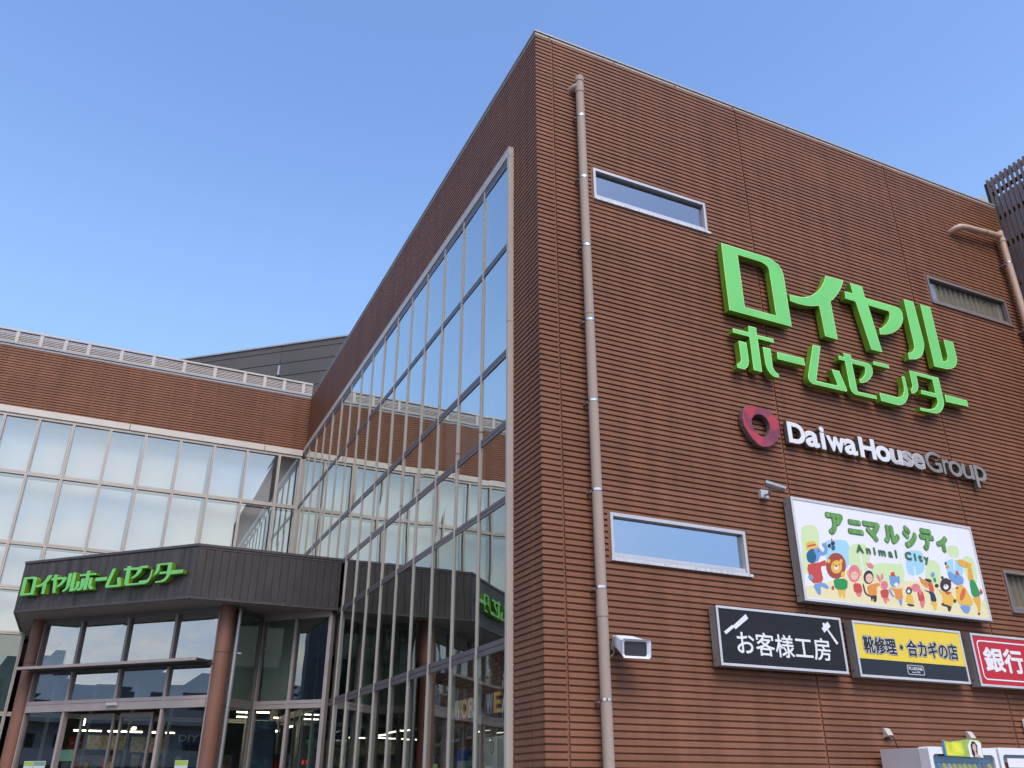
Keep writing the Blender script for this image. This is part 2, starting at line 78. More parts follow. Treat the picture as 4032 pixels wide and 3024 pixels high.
ART=[["sand",[[3.579,3.627],[3.579,3.743],[3.973,3.838],[4.359,3.96],[4.932,4.016],[5.208,3.984],[5.963,4.02],[6.461,3.957],[6.878,3.772],[6.891,3.595],[5.835,3.589],[4.874,3.61]]],["leaf",[[3.677,4.511],[3.703,4.532],[3.72,4.543],[3.747,4.553],[3.774,4.559],[3.828,4.568],[3.855,4.571],[3.881,4.568],[3.898,4.561],[3.923,4.544],[3.935,4.53],[3.943,4.505],[3.946,4.477],[3.947,4.42],[3.946,4.391],[3.941,4.361],[3.934,4.34],[3.92,4.306],[3.909,4.285],[3.892,4.254],[3.875,4.223],[3.839,4.163],[3.816,4.128],[3.783,4.081],[3.751,4.039],[3.688,3.959],[3.659,3.927],[3.633,3.908],[3.62,3.909],[3.604,3.932],[3.599,3.956],[3.599,4.004],[3.605,4.062],[3.62,4.186],[3.628,4.25],[3.636,4.315],[3.641,4.36],[3.648,4.43],[3.654,4.464],[3.665,4.494]]],["sky",[[4.027,4.359],[4.06,4.38],[4.086,4.392],[4.131,4.403],[4.179,4.411],[4.281,4.424],[4.33,4.429],[4.374,4.428],[4.399,4.422],[4.429,4.406],[4.442,4.393],[4.451,4.371],[4.453,4.346],[4.45,4.294],[4.446,4.265],[4.438,4.228],[4.428,4.196],[4.406,4.137],[4.388,4.105],[4.355,4.068],[4.318,4.038],[4.241,3.987],[4.201,3.97],[4.157,3.967],[4.124,3.981],[4.069,4.025],[4.044,4.055],[4.023,4.103],[4.013,4.152],[4.005,4.251],[4.005,4.298],[4.013,4.338]]],["leaf",[[4.462,4.355],[4.496,4.377],[4.519,4.388],[4.554,4.398],[4.589,4.405],[4.659,4.414],[4.692,4.416],[4.723,4.414],[4.741,4.407],[4.762,4.39],[4.772,4.375],[4.78,4.345],[4.783,4.312],[4.785,4.241],[4.782,4.205],[4.773,4.168],[4.761,4.142],[4.732,4.101],[4.712,4.08],[4.678,4.06],[4.643,4.047],[4.571,4.027],[4.535,4.022],[4.497,4.027],[4.471,4.039],[4.428,4.073],[4.411,4.097],[4.402,4.136],[4.404,4.176],[4.418,4.261],[4.429,4.301],[4.445,4.336]]],["leaf",[[4.738,3.997],[4.778,4.142],[4.975,4.189],[5.221,4.206],[5.168,4.202],[5.367,4.215],[5.378,4.072],[5.323,3.96],[4.953,3.925]]],["sky",[[5.492,4.375],[5.521,4.4],[5.543,4.411],[5.577,4.422],[5.614,4.429],[5.689,4.437],[5.725,4.439],[5.757,4.435],[5.776,4.428],[5.798,4.409],[5.806,4.39],[5.808,4.354],[5.803,4.313],[5.787,4.225],[5.771,4.183],[5.738,4.145],[5.701,4.123],[5.621,4.095],[5.58,4.084],[5.538,4.078],[5.509,4.079],[5.462,4.087],[5.443,4.101],[5.433,4.134],[5.435,4.177],[5.452,4.27],[5.462,4.314],[5.478,4.354]]],["leaf",[[5.879,4.314],[5.92,4.329],[5.943,4.333],[5.974,4.332],[6.001,4.325],[6.051,4.307],[6.073,4.293],[6.088,4.269],[6.091,4.243],[6.086,4.189],[6.081,4.159],[6.07,4.123],[6.057,4.092],[6.029,4.037],[6.009,4.013],[5.976,3.997],[5.941,3.993],[5.87,4.0],[5.836,4.005],[5.806,4.015],[5.789,4.027],[5.769,4.051],[5.763,4.071],[5.768,4.106],[5.78,4.145],[5.813,4.228],[5.832,4.266],[5.857,4.299]]],["leaf",[[6.333,4.556],[6.367,4.575],[6.388,4.584],[6.416,4.59],[6.441,4.593],[6.489,4.593],[6.511,4.59],[6.53,4.58],[6.539,4.567],[6.547,4.537],[6.548,4.519],[6.545,4.498],[6.538,4.48],[6.519,4.448],[6.504,4.433],[6.475,4.422],[6.444,4.418],[6.377,4.418],[6.346,4.422],[6.322,4.437],[6.313,4.456],[6.307,4.5],[6.308,4.522],[6.318,4.543]]],["sky",[[6.262,4.356],[6.3,4.371],[6.324,4.379],[6.359,4.385],[6.394,4.387],[6.461,4.39],[6.493,4.386],[6.521,4.374],[6.536,4.357],[6.552,4.318],[6.556,4.295],[6.553,4.265],[6.544,4.239],[6.518,4.189],[6.495,4.167],[6.452,4.152],[6.403,4.148],[6.301,4.151],[6.256,4.16],[6.224,4.184],[6.216,4.214],[6.223,4.282],[6.23,4.314],[6.245,4.341]]],["leaf",[[6.608,4.442],[6.647,4.46],[6.67,4.467],[6.699,4.47],[6.723,4.468],[6.769,4.459],[6.791,4.447],[6.81,4.42],[6.82,4.388],[6.83,4.317],[6.831,4.277],[6.825,4.23],[6.814,4.191],[6.785,4.12],[6.765,4.093],[6.734,4.081],[6.702,4.088],[6.636,4.122],[6.607,4.148],[6.584,4.192],[6.576,4.24],[6.574,4.338],[6.578,4.384],[6.59,4.423]]],["leaf",[[6.819,3.865],[6.856,3.875],[6.873,3.873],[6.885,3.858],[6.889,3.834],[6.889,3.777],[6.885,3.754],[6.872,3.74],[6.855,3.739],[6.816,3.753],[6.799,3.762],[6.786,3.778],[6.783,3.794],[6.784,3.827],[6.789,3.843],[6.802,3.857]]],["white",[[4.62,4.268],[4.637,4.269],[4.642,4.224],[4.637,4.086],[4.63,4.039],[4.613,4.037],[4.609,4.083],[4.613,4.221]]],["white",[[5.586,4.201],[5.598,4.203],[5.597,4.163],[5.581,4.042],[5.57,4.001],[5.551,3.999],[5.552,4.039],[5.574,4.16]]],["white",[[6.402,4.455],[6.415,4.456],[6.414,4.411],[6.396,4.273],[6.384,4.227],[6.368,4.225],[6.37,4.27],[6.391,4.408]]],["navyblue",[[3.694,4.179],[3.734,4.22],[3.765,4.239],[3.819,4.255],[3.842,4.245],[3.857,4.2],[3.855,4.167],[3.837,4.114],[3.817,4.087],[3.776,4.06],[3.747,4.055],[3.701,4.068],[3.685,4.091],[3.682,4.147]]],["blue",[[3.813,4.256],[3.909,4.288],[3.945,4.246],[3.974,4.222],[4.013,4.271],[3.973,4.316],[3.987,4.342],[4.047,4.358],[4.066,4.277],[4.039,4.213],[3.977,4.18],[3.92,4.174],[3.871,4.1],[3.798,4.067],[3.855,4.15]]],["yellow",[[3.739,4.332],[3.827,4.355],[3.86,4.352],[3.87,4.322],[3.88,4.31],[3.901,4.306],[3.907,4.299],[3.903,4.279],[3.859,4.263],[3.734,4.232],[3.694,4.228],[3.7,4.248],[3.704,4.268],[3.708,4.31]]],["red",[[3.746,4.29],[3.842,4.317],[3.874,4.321],[3.874,4.309],[3.842,4.295],[3.744,4.268],[3.713,4.263],[3.714,4.277]]],["blue",[[3.752,3.797],[3.875,3.824],[3.93,3.82],[3.972,3.784],[3.979,3.766],[3.96,3.749],[3.931,3.752],[3.863,3.775],[3.839,3.762],[3.835,3.696],[3.824,3.671],[3.793,3.66],[3.768,3.683],[3.725,3.762]]],["red",[[3.687,4.035],[3.77,4.059],[3.817,4.07],[3.872,4.081],[3.912,4.094],[3.978,4.122],[3.998,4.114],[3.992,4.064],[3.97,4.045],[3.911,4.039],[3.896,3.996],[3.906,3.873],[3.866,3.824],[3.734,3.802],[3.684,3.841],[3.666,3.98]]],["blue",[[3.671,3.896],[3.72,3.911],[3.738,3.905],[3.744,3.87],[3.732,3.853],[3.69,3.835],[3.672,3.842],[3.659,3.879]]],["dark",[[3.909,4.234],[3.904,4.226],[3.896,4.222],[3.888,4.224],[3.886,4.231],[3.891,4.239],[3.9,4.243],[3.907,4.241]]],["yellow",[[4.143,3.768],[4.231,3.771],[4.253,3.749],[4.231,3.681],[4.217,3.658],[4.197,3.656],[4.189,3.669],[4.185,3.709],[4.179,3.709],[4.162,3.669],[4.151,3.657],[4.136,3.658],[4.127,3.68],[4.117,3.745]]],["green",[[4.124,3.901],[4.275,3.911],[4.319,3.885],[4.296,3.798],[4.246,3.766],[4.12,3.758],[4.077,3.783],[4.075,3.87]]],["mane",[[4.334,4.086],[4.314,4.032],[4.279,3.982],[4.232,3.94],[4.179,3.911],[4.124,3.898],[4.073,3.901],[4.03,3.92],[4.0,3.954],[3.986,3.999],[3.988,4.05],[4.007,4.104],[4.042,4.154],[4.088,4.197],[4.141,4.227],[4.197,4.241],[4.249,4.238],[4.293,4.219],[4.323,4.184],[4.338,4.139]]],["yellow",[[4.263,4.063],[4.245,4.024],[4.212,3.99],[4.169,3.97],[4.126,3.965],[4.091,3.978],[4.071,4.006],[4.069,4.043],[4.087,4.082],[4.12,4.116],[4.163,4.137],[4.206,4.142],[4.242,4.129],[4.262,4.101]]],["yellow",[[4.079,4.118],[4.07,4.104],[4.063,4.098],[4.048,4.091],[4.039,4.09],[4.026,4.094],[4.021,4.099],[4.018,4.111],[4.02,4.12],[4.028,4.133],[4.036,4.14],[4.05,4.147],[4.06,4.148],[4.072,4.144],[4.077,4.138],[4.08,4.126]]],["yellow",[[4.289,4.136],[4.281,4.123],[4.273,4.116],[4.259,4.11],[4.251,4.109],[4.239,4.113],[4.234,4.118],[4.232,4.13],[4.234,4.139],[4.242,4.152],[4.249,4.159],[4.263,4.166],[4.272,4.167],[4.284,4.163],[4.288,4.157],[4.291,4.145]]],["white",[[4.197,4.041],[4.188,4.029],[4.179,4.023],[4.161,4.016],[4.15,4.015],[4.134,4.018],[4.128,4.023],[4.123,4.033],[4.125,4.041],[4.134,4.052],[4.143,4.059],[4.161,4.065],[4.172,4.066],[4.188,4.063],[4.194,4.059],[4.199,4.048]]],["dark",[[4.185,4.067],[4.176,4.059],[4.159,4.054],[4.144,4.056],[4.139,4.062],[4.147,4.071],[4.164,4.075],[4.18,4.074]]],["dark",[[4.132,4.082],[4.125,4.074],[4.116,4.073],[4.113,4.081],[4.119,4.089],[4.129,4.09]]],["dark",[[4.233,4.089],[4.226,4.081],[4.217,4.08],[4.214,4.087],[4.22,4.096],[4.23,4.097]]],["yellow",[[4.288,3.959],[4.278,3.94],[4.268,3.931],[4.251,3.921],[4.241,3.92],[4.227,3.926],[4.221,3.935],[4.219,3.952],[4.221,3.965],[4.232,3.984],[4.241,3.994],[4.259,4.003],[4.269,4.004],[4.283,3.998],[4.289,3.99],[4.291,3.972]]],["red",[[4.066,3.77],[4.059,3.756],[4.053,3.75],[4.041,3.743],[4.034,3.743],[4.024,3.747],[4.021,3.753],[4.019,3.765],[4.021,3.774],[4.028,3.788],[4.034,3.794],[4.046,3.801],[4.053,3.801],[4.063,3.797],[4.066,3.791],[4.068,3.778]]],["pink",[[4.44,3.752],[4.515,3.754],[4.531,3.743],[4.503,3.71],[4.484,3.698],[4.456,3.696],[4.44,3.706],[4.421,3.74]]],["red",[[4.435,3.871],[4.518,3.874],[4.546,3.85],[4.545,3.776],[4.514,3.75],[4.424,3.746],[4.397,3.77],[4.405,3.845]]],["pink",[[4.563,4.006],[4.54,3.954],[4.501,3.911],[4.452,3.884],[4.404,3.88],[4.366,3.898],[4.346,3.935],[4.346,3.985],[4.368,4.037],[4.407,4.081],[4.456,4.108],[4.505,4.113],[4.543,4.095],[4.564,4.056]]],["peach",[[4.519,3.976],[4.506,3.951],[4.484,3.929],[4.455,3.916],[4.426,3.913],[4.402,3.921],[4.388,3.939],[4.387,3.963],[4.399,3.988],[4.422,4.01],[4.451,4.023],[4.48,4.026],[4.504,4.018],[4.518,4.0]]],["yellow",[[4.364,3.99],[4.357,3.973],[4.35,3.965],[4.339,3.957],[4.332,3.956],[4.324,3.962],[4.321,3.97],[4.32,3.986],[4.323,3.997],[4.331,4.014],[4.337,4.022],[4.348,4.03],[4.355,4.03],[4.363,4.024],[4.366,4.017],[4.367,4.001]]],["yellow",[[4.595,4.009],[4.587,3.992],[4.58,3.984],[4.568,3.976],[4.562,3.975],[4.553,3.981],[4.55,3.989],[4.55,4.005],[4.553,4.016],[4.561,4.033],[4.567,4.041],[4.579,4.049],[4.586,4.05],[4.594,4.044],[4.597,4.037],[4.597,4.02]]],["dark",[[4.44,3.982],[4.435,3.976],[4.428,3.975],[4.425,3.981],[4.43,3.987],[4.437,3.988]]],["dark",[[4.491,3.984],[4.486,3.977],[4.478,3.976],[4.476,3.982],[4.481,3.989],[4.488,3.989]]],["brown",[[4.695,3.743],[4.767,3.753],[4.786,3.736],[4.768,3.677],[4.753,3.657],[4.723,3.654],[4.714,3.666],[4.716,3.706],[4.712,3.706],[4.695,3.668],[4.687,3.657],[4.679,3.662],[4.675,3.679],[4.672,3.725]]],["brown",[[4.574,3.875],[4.588,3.878],[4.595,3.855],[4.6,3.784],[4.617,3.754],[4.663,3.738],[4.675,3.728],[4.663,3.715],[4.642,3.718],[4.591,3.741],[4.573,3.774],[4.57,3.848]]],["orange",[[4.684,3.87],[4.834,3.911],[4.883,3.915],[4.879,3.887],[4.864,3.874],[4.823,3.86],[4.807,3.834],[4.799,3.769],[4.767,3.744],[4.679,3.733],[4.647,3.755],[4.638,3.832]]],["brown",[[4.79,3.982],[4.772,3.94],[4.738,3.906],[4.698,3.884],[4.657,3.881],[4.625,3.895],[4.608,3.925],[4.609,3.964],[4.627,4.005],[4.66,4.04],[4.701,4.062],[4.741,4.066],[4.774,4.051],[4.791,4.021]]],["peach",[[4.773,3.966],[4.76,3.938],[4.736,3.915],[4.707,3.9],[4.679,3.897],[4.656,3.907],[4.643,3.927],[4.643,3.953],[4.656,3.981],[4.679,4.005],[4.708,4.019],[4.737,4.022],[4.76,4.012],[4.773,3.992]]],["dark",[[4.696,3.967],[4.69,3.961],[4.683,3.96],[4.681,3.966],[4.686,3.972],[4.693,3.973]]],["dark",[[4.743,3.968],[4.737,3.962],[4.73,3.961],[4.728,3.967],[4.733,3.973],[4.74,3.974]]],["pink",[[4.903,3.735],[4.961,3.74],[4.986,3.73],[5.003,3.695],[4.996,3.686],[4.958,3.693],[4.945,3.687],[4.946,3.661],[4.939,3.652],[4.917,3.65],[4.905,3.666],[4.889,3.716]]],["red",[[4.888,3.823],[4.978,3.842],[5.01,3.838],[5.016,3.807],[5.01,3.783],[4.985,3.741],[4.955,3.726],[4.89,3.72],[4.867,3.738],[4.86,3.797]]],["pink",[[5.026,3.899],[5.012,3.873],[4.988,3.85],[4.958,3.836],[4.928,3.834],[4.903,3.843],[4.89,3.861],[4.89,3.886],[4.903,3.912],[4.927,3.935],[4.957,3.949],[4.987,3.952],[5.012,3.943],[5.025,3.924]]],["pink",[[4.909,3.98],[4.916,3.957],[4.916,3.945],[4.91,3.931],[4.902,3.928],[4.887,3.932],[4.876,3.939],[4.861,3.958],[4.853,3.972],[4.847,3.995],[4.847,4.008],[4.853,4.022],[4.86,4.025],[4.876,4.021],[4.886,4.014],[4.902,3.994]]],["pink",[[4.969,3.999],[4.959,3.979],[4.952,3.969],[4.94,3.96],[4.933,3.959],[4.925,3.967],[4.922,3.975],[4.923,3.995],[4.926,4.008],[4.935,4.029],[4.943,4.038],[4.955,4.048],[4.962,4.048],[4.97,4.041],[4.973,4.032],[4.972,4.013]]],["dark",[[4.952,3.899],[4.947,3.892],[4.939,3.892],[4.937,3.898],[4.943,3.904],[4.95,3.905]]],["blue",[[5.177,3.736],[5.224,3.74],[5.234,3.723],[5.217,3.67],[5.206,3.651],[5.189,3.647],[5.179,3.664],[5.166,3.717]]],["blue",[[5.024,3.849],[5.047,3.854],[5.06,3.84],[5.077,3.795],[5.089,3.777],[5.108,3.768],[5.111,3.761],[5.1,3.747],[5.086,3.748],[5.054,3.763],[5.038,3.783],[5.022,3.831]]],["orange",[[5.058,3.877],[5.12,3.867],[5.162,3.865],[5.229,3.871],[5.263,3.88],[5.297,3.899],[5.299,3.895],[5.269,3.866],[5.26,3.833],[5.263,3.763],[5.234,3.736],[5.144,3.724],[5.117,3.74],[5.126,3.799],[5.11,3.831],[5.055,3.868]]],["blue",[[5.26,3.968],[5.241,3.932],[5.208,3.902],[5.166,3.883],[5.124,3.88],[5.091,3.891],[5.072,3.917],[5.072,3.95],[5.09,3.985],[5.123,4.016],[5.165,4.035],[5.207,4.039],[5.241,4.027],[5.26,4.002]]],["blue",[[5.089,4.038],[5.12,4.025],[5.119,4.009],[5.084,3.974],[5.074,3.978],[5.077,4.027]]],["blue",[[5.256,4.049],[5.227,4.028],[5.226,4.013],[5.252,3.989],[5.262,3.995],[5.265,4.041]]],["white",[[5.218,3.919],[5.206,3.904],[5.196,3.897],[5.177,3.89],[5.165,3.889],[5.149,3.893],[5.142,3.898],[5.138,3.911],[5.141,3.921],[5.152,3.935],[5.162,3.942],[5.181,3.95],[5.193,3.951],[5.209,3.947],[5.216,3.941],[5.22,3.928]]],["red",[[5.131,4.08],[5.174,4.089],[5.189,4.085],[5.19,4.061],[5.192,4.05],[5.196,4.04],[5.18,4.034],[5.127,4.025],[5.111,4.033],[5.115,4.066]]],["dark",[[5.144,3.943],[5.139,3.936],[5.131,3.936],[5.129,3.941],[5.135,3.948],[5.142,3.949]]],["dark",[[5.226,3.951],[5.221,3.944],[5.213,3.943],[5.211,3.949],[5.216,3.956],[5.224,3.957]]],["navy",[[5.331,3.68],[5.423,3.681],[5.448,3.676],[5.429,3.661],[5.405,3.655],[5.354,3.653],[5.329,3.658],[5.308,3.675]]],["yellow",[[5.35,3.811],[5.419,3.814],[5.442,3.787],[5.441,3.704],[5.411,3.679],[5.323,3.687],[5.3,3.714],[5.32,3.786]]],["navy",[[5.45,3.862],[5.439,3.841],[5.418,3.823],[5.393,3.812],[5.367,3.809],[5.347,3.816],[5.335,3.831],[5.335,3.851],[5.346,3.872],[5.367,3.89],[5.392,3.901],[5.418,3.904],[5.439,3.897],[5.45,3.882]]],["white",[[5.416,3.851],[5.408,3.84],[5.4,3.835],[5.385,3.829],[5.376,3.828],[5.363,3.831],[5.358,3.836],[5.355,3.846],[5.357,3.853],[5.366,3.864],[5.374,3.87],[5.389,3.876],[5.398,3.877],[5.41,3.873],[5.416,3.869],[5.418,3.859]]],["red",[[5.386,3.913],[5.422,3.919],[5.434,3.915],[5.433,3.899],[5.419,3.892],[5.38,3.887],[5.368,3.891],[5.372,3.906]]],["pink",[[5.577,3.746],[5.651,3.757],[5.662,3.739],[5.619,3.672],[5.596,3.649],[5.57,3.647],[5.56,3.665],[5.554,3.723]]],["red",[[5.561,3.866],[5.623,3.885],[5.649,3.865],[5.663,3.784],[5.643,3.75],[5.57,3.729],[5.545,3.749],[5.542,3.832]]],["pink",[[5.618,3.921],[5.602,3.897],[5.573,3.875],[5.535,3.862],[5.497,3.858],[5.466,3.866],[5.447,3.883],[5.445,3.905],[5.46,3.93],[5.489,3.951],[5.527,3.965],[5.565,3.969],[5.597,3.961],[5.616,3.944]]],["pink",[[5.625,3.857],[5.615,3.836],[5.607,3.826],[5.594,3.817],[5.587,3.816],[5.578,3.824],[5.576,3.833],[5.577,3.852],[5.581,3.866],[5.591,3.886],[5.599,3.896],[5.612,3.906],[5.619,3.906],[5.628,3.899],[5.63,3.89],[5.629,3.87]]],["dark",[[5.53,3.926],[5.524,3.919],[5.517,3.918],[5.515,3.924],[5.52,3.931],[5.528,3.932]]],["yellow",[[5.795,3.756],[5.866,3.758],[5.88,3.735],[5.848,3.665],[5.829,3.642],[5.803,3.64],[5.794,3.651],[5.793,3.688],[5.785,3.703],[5.76,3.712],[5.756,3.723],[5.768,3.747]]],["navy",[[5.694,3.897],[5.762,3.889],[5.801,3.885],[5.85,3.882],[5.871,3.856],[5.885,3.78],[5.865,3.753],[5.793,3.749],[5.773,3.77],[5.786,3.838],[5.766,3.868],[5.695,3.892]]],["maneorange",[[5.799,4.005],[5.854,4.01],[5.873,3.986],[5.877,3.911],[5.859,3.885],[5.802,3.882],[5.783,3.905],[5.782,3.978]]],["orange",[[5.657,4.058],[5.702,4.046],[5.733,4.033],[5.781,4.005],[5.788,3.98],[5.761,3.934],[5.732,3.933],[5.671,3.974],[5.65,4.002],[5.644,4.047]]],["brown",[[5.752,4.056],[5.824,4.058],[5.853,4.05],[5.87,4.026],[5.857,4.016],[5.801,4.01],[5.772,4.018],[5.739,4.046]]],["dark",[[5.667,4.061],[5.657,4.052],[5.642,4.05],[5.636,4.058],[5.646,4.067],[5.662,4.068]]],["dark",[[5.748,3.994],[5.743,3.988],[5.735,3.987],[5.733,3.993],[5.739,4.0],[5.746,4.001]]],["blue",[[5.951,4.123],[5.939,4.107],[5.928,4.098],[5.908,4.09],[5.897,4.089],[5.881,4.094],[5.875,4.1],[5.872,4.116],[5.875,4.126],[5.887,4.143],[5.898,4.151],[5.917,4.16],[5.929,4.161],[5.945,4.156],[5.951,4.149],[5.954,4.134]]],["green",[[5.915,4.08],[5.948,4.087],[5.957,4.077],[5.954,4.04],[5.944,4.027],[5.917,4.023],[5.907,4.033],[5.905,4.067]]],["brown",[[5.964,3.737],[6.0,3.753],[6.041,3.751],[6.129,3.729],[6.148,3.707],[6.115,3.661],[6.096,3.646],[6.073,3.644],[6.066,3.655],[6.069,3.69],[6.051,3.704],[5.992,3.71],[5.968,3.716],[5.957,3.728]]],["yellow",[[5.963,3.935],[6.03,3.903],[6.079,3.897],[6.16,3.909],[6.2,3.893],[6.24,3.831],[6.242,3.804],[6.208,3.785],[6.19,3.766],[6.17,3.726],[6.127,3.719],[6.018,3.737],[5.99,3.763],[6.016,3.825],[6.008,3.865],[5.958,3.925]]],["brown",[[6.237,4.015],[6.213,3.971],[6.171,3.935],[6.121,3.912],[6.071,3.907],[6.033,3.922],[6.012,3.953],[6.014,3.994],[6.038,4.037],[6.079,4.074],[6.13,4.098],[6.179,4.102],[6.218,4.088],[6.239,4.056]]],["brown",[[6.114,4.101],[6.107,4.091],[6.1,4.086],[6.088,4.081],[6.08,4.08],[6.07,4.083],[6.066,4.087],[6.064,4.096],[6.066,4.103],[6.074,4.113],[6.081,4.118],[6.093,4.123],[6.101,4.124],[6.111,4.121],[6.115,4.117],[6.116,4.107]]],["brown",[[6.25,4.063],[6.242,4.052],[6.236,4.047],[6.223,4.042],[6.216,4.042],[6.205,4.045],[6.202,4.049],[6.2,4.058],[6.202,4.064],[6.209,4.074],[6.216,4.079],[6.229,4.084],[6.236,4.085],[6.247,4.082],[6.25,4.078],[6.252,4.069]]],["white",[[6.171,3.977],[6.161,3.963],[6.152,3.955],[6.133,3.946],[6.121,3.942],[6.101,3.94],[6.09,3.942],[6.077,3.949],[6.072,3.955],[6.07,3.968],[6.072,3.976],[6.082,3.99],[6.092,3.998],[6.11,4.008],[6.123,4.012],[6.143,4.013],[6.154,4.012],[6.167,4.005],[6.172,3.999],[6.174,3.986]]],["dark",[[6.135,3.996],[6.125,3.987],[6.109,3.986],[6.104,3.993],[6.114,4.002],[6.13,4.004]]],["brown",[[5.981,3.976],[5.971,3.964],[5.961,3.957],[5.943,3.951],[5.932,3.95],[5.917,3.953],[5.911,3.958],[5.907,3.969],[5.91,3.977],[5.92,3.99],[5.93,3.996],[5.948,4.003],[5.959,4.004],[5.974,4.0],[5.98,3.995],[5.984,3.984]]],["brown",[[6.265,3.796],[6.255,3.784],[6.247,3.778],[6.233,3.773],[6.224,3.772],[6.212,3.775],[6.207,3.78],[6.205,3.79],[6.207,3.798],[6.216,3.809],[6.224,3.815],[6.239,3.821],[6.248,3.822],[6.26,3.818],[6.265,3.813],[6.267,3.803]]],["red",[[6.095,3.908],[6.194,3.915],[6.205,3.906],[6.141,3.872],[6.108,3.87],[6.073,3.897]]],["blue",[[6.35,3.748],[6.492,3.752],[6.525,3.732],[6.48,3.669],[6.447,3.648],[6.392,3.645],[6.359,3.665],[6.317,3.726]]],["yellow",[[6.361,4.028],[6.465,4.032],[6.525,3.979],[6.603,3.815],[6.555,3.76],[6.335,3.758],[6.275,3.811],[6.313,3.972]]],["blue",[[6.225,4.197],[6.265,4.205],[6.289,4.2],[6.321,4.177],[6.351,4.171],[6.407,4.174],[6.444,4.17],[6.497,4.152],[6.51,4.128],[6.496,4.071],[6.461,4.046],[6.369,4.028],[6.316,4.036],[6.251,4.078],[6.226,4.112],[6.216,4.174]]],["red",[[6.425,4.229],[6.449,4.181],[6.437,4.166],[6.378,4.168],[6.37,4.184],[6.405,4.23]]],["orangered",[[6.467,3.898],[6.43,3.851],[6.391,3.819],[6.36,3.808],[6.347,3.823],[6.353,3.859],[6.378,3.906],[6.415,3.953],[6.455,3.986],[6.485,3.996],[6.499,3.982],[6.492,3.945]]],["dark",[[6.367,4.138],[6.359,4.129],[6.348,4.128],[6.345,4.136],[6.353,4.145],[6.364,4.146]]],["red",[[6.332,4.001],[6.371,3.995],[6.369,3.985],[6.323,3.96],[6.31,3.962],[6.317,3.992]]],["giraffe",[[6.65,3.886],[6.754,3.899],[6.767,3.851],[6.702,3.698],[6.673,3.647],[6.65,3.645],[6.648,3.666],[6.666,3.733],[6.663,3.769],[6.638,3.811],[6.626,3.836],[6.619,3.871]]],["giraffe",[[6.666,4.312],[6.715,4.317],[6.728,4.281],[6.72,4.166],[6.693,4.123],[6.622,4.108],[6.609,4.144],[6.64,4.269]]],["giraffe",[[6.477,4.387],[6.514,4.402],[6.562,4.401],[6.668,4.38],[6.714,4.367],[6.747,4.35],[6.735,4.333],[6.664,4.298],[6.606,4.293],[6.506,4.314],[6.471,4.333],[6.466,4.37]]],["orange",[[6.694,4.254],[6.684,4.239],[6.676,4.234],[6.665,4.232],[6.66,4.237],[6.659,4.25],[6.662,4.26],[6.673,4.274],[6.68,4.28],[6.692,4.281],[6.696,4.277],[6.697,4.263]]],["orange",[[6.704,4.176],[6.694,4.163],[6.687,4.159],[6.675,4.158],[6.671,4.161],[6.669,4.173],[6.671,4.181],[6.681,4.193],[6.688,4.198],[6.7,4.199],[6.704,4.196],[6.706,4.184]]],["green",[[6.638,4.117],[6.702,4.14],[6.738,4.101],[6.785,3.96],[6.762,3.906],[6.647,3.885],[6.611,3.924],[6.615,4.063]]],["brown",[[6.658,3.671],[6.685,3.673],[6.693,3.668],[6.687,3.651],[6.676,3.645],[6.648,3.643],[6.641,3.648],[6.647,3.665]]],["dark",[[6.652,4.333],[6.645,4.326],[6.634,4.325],[6.63,4.331],[6.638,4.339],[6.649,4.34]]],["red",[[6.824,4.015],[6.845,3.984],[6.844,3.965],[6.82,3.941],[6.806,3.936],[6.788,3.945],[6.789,3.964],[6.81,4.01]]],["pink",[[4.703,4.173],[4.722,4.157],[4.739,4.156],[4.774,4.17],[4.795,4.165],[4.822,4.136],[4.826,4.121],[4.814,4.105],[4.793,4.1],[4.742,4.101],[4.72,4.117],[4.702,4.163]]],["brown",[[4.2,4.362],[4.191,4.348],[4.183,4.341],[4.167,4.334],[4.157,4.333],[4.143,4.337],[4.138,4.342],[4.134,4.355],[4.136,4.363],[4.145,4.377],[4.153,4.384],[4.169,4.391],[4.179,4.392],[4.193,4.389],[4.199,4.383],[4.202,4.371]]],["brown",[[4.128,4.322],[4.12,4.31],[4.113,4.303],[4.099,4.297],[4.091,4.296],[4.079,4.299],[4.074,4.304],[4.072,4.316],[4.073,4.324],[4.081,4.337],[4.088,4.344],[4.102,4.35],[4.111,4.351],[4.122,4.347],[4.127,4.342],[4.13,4.331]]],["navyblue",[[4.143,4.326],[4.187,4.334],[4.197,4.324],[4.185,4.285],[4.171,4.272],[4.141,4.271],[4.13,4.281],[4.128,4.312]]],["red",[[4.144,4.4],[4.154,4.424],[4.161,4.426],[4.17,4.406],[4.167,4.397],[4.147,4.393]]],["orange",[[6.274,4.269],[6.265,4.258],[6.256,4.253],[6.239,4.247],[6.228,4.246],[6.213,4.249],[6.207,4.252],[6.203,4.262],[6.205,4.268],[6.215,4.279],[6.224,4.284],[6.241,4.29],[6.252,4.291],[6.267,4.288],[6.273,4.285],[6.277,4.275]]],["dark",[[6.207,4.33],[6.239,4.334],[6.233,4.296],[6.2,4.292]]]]

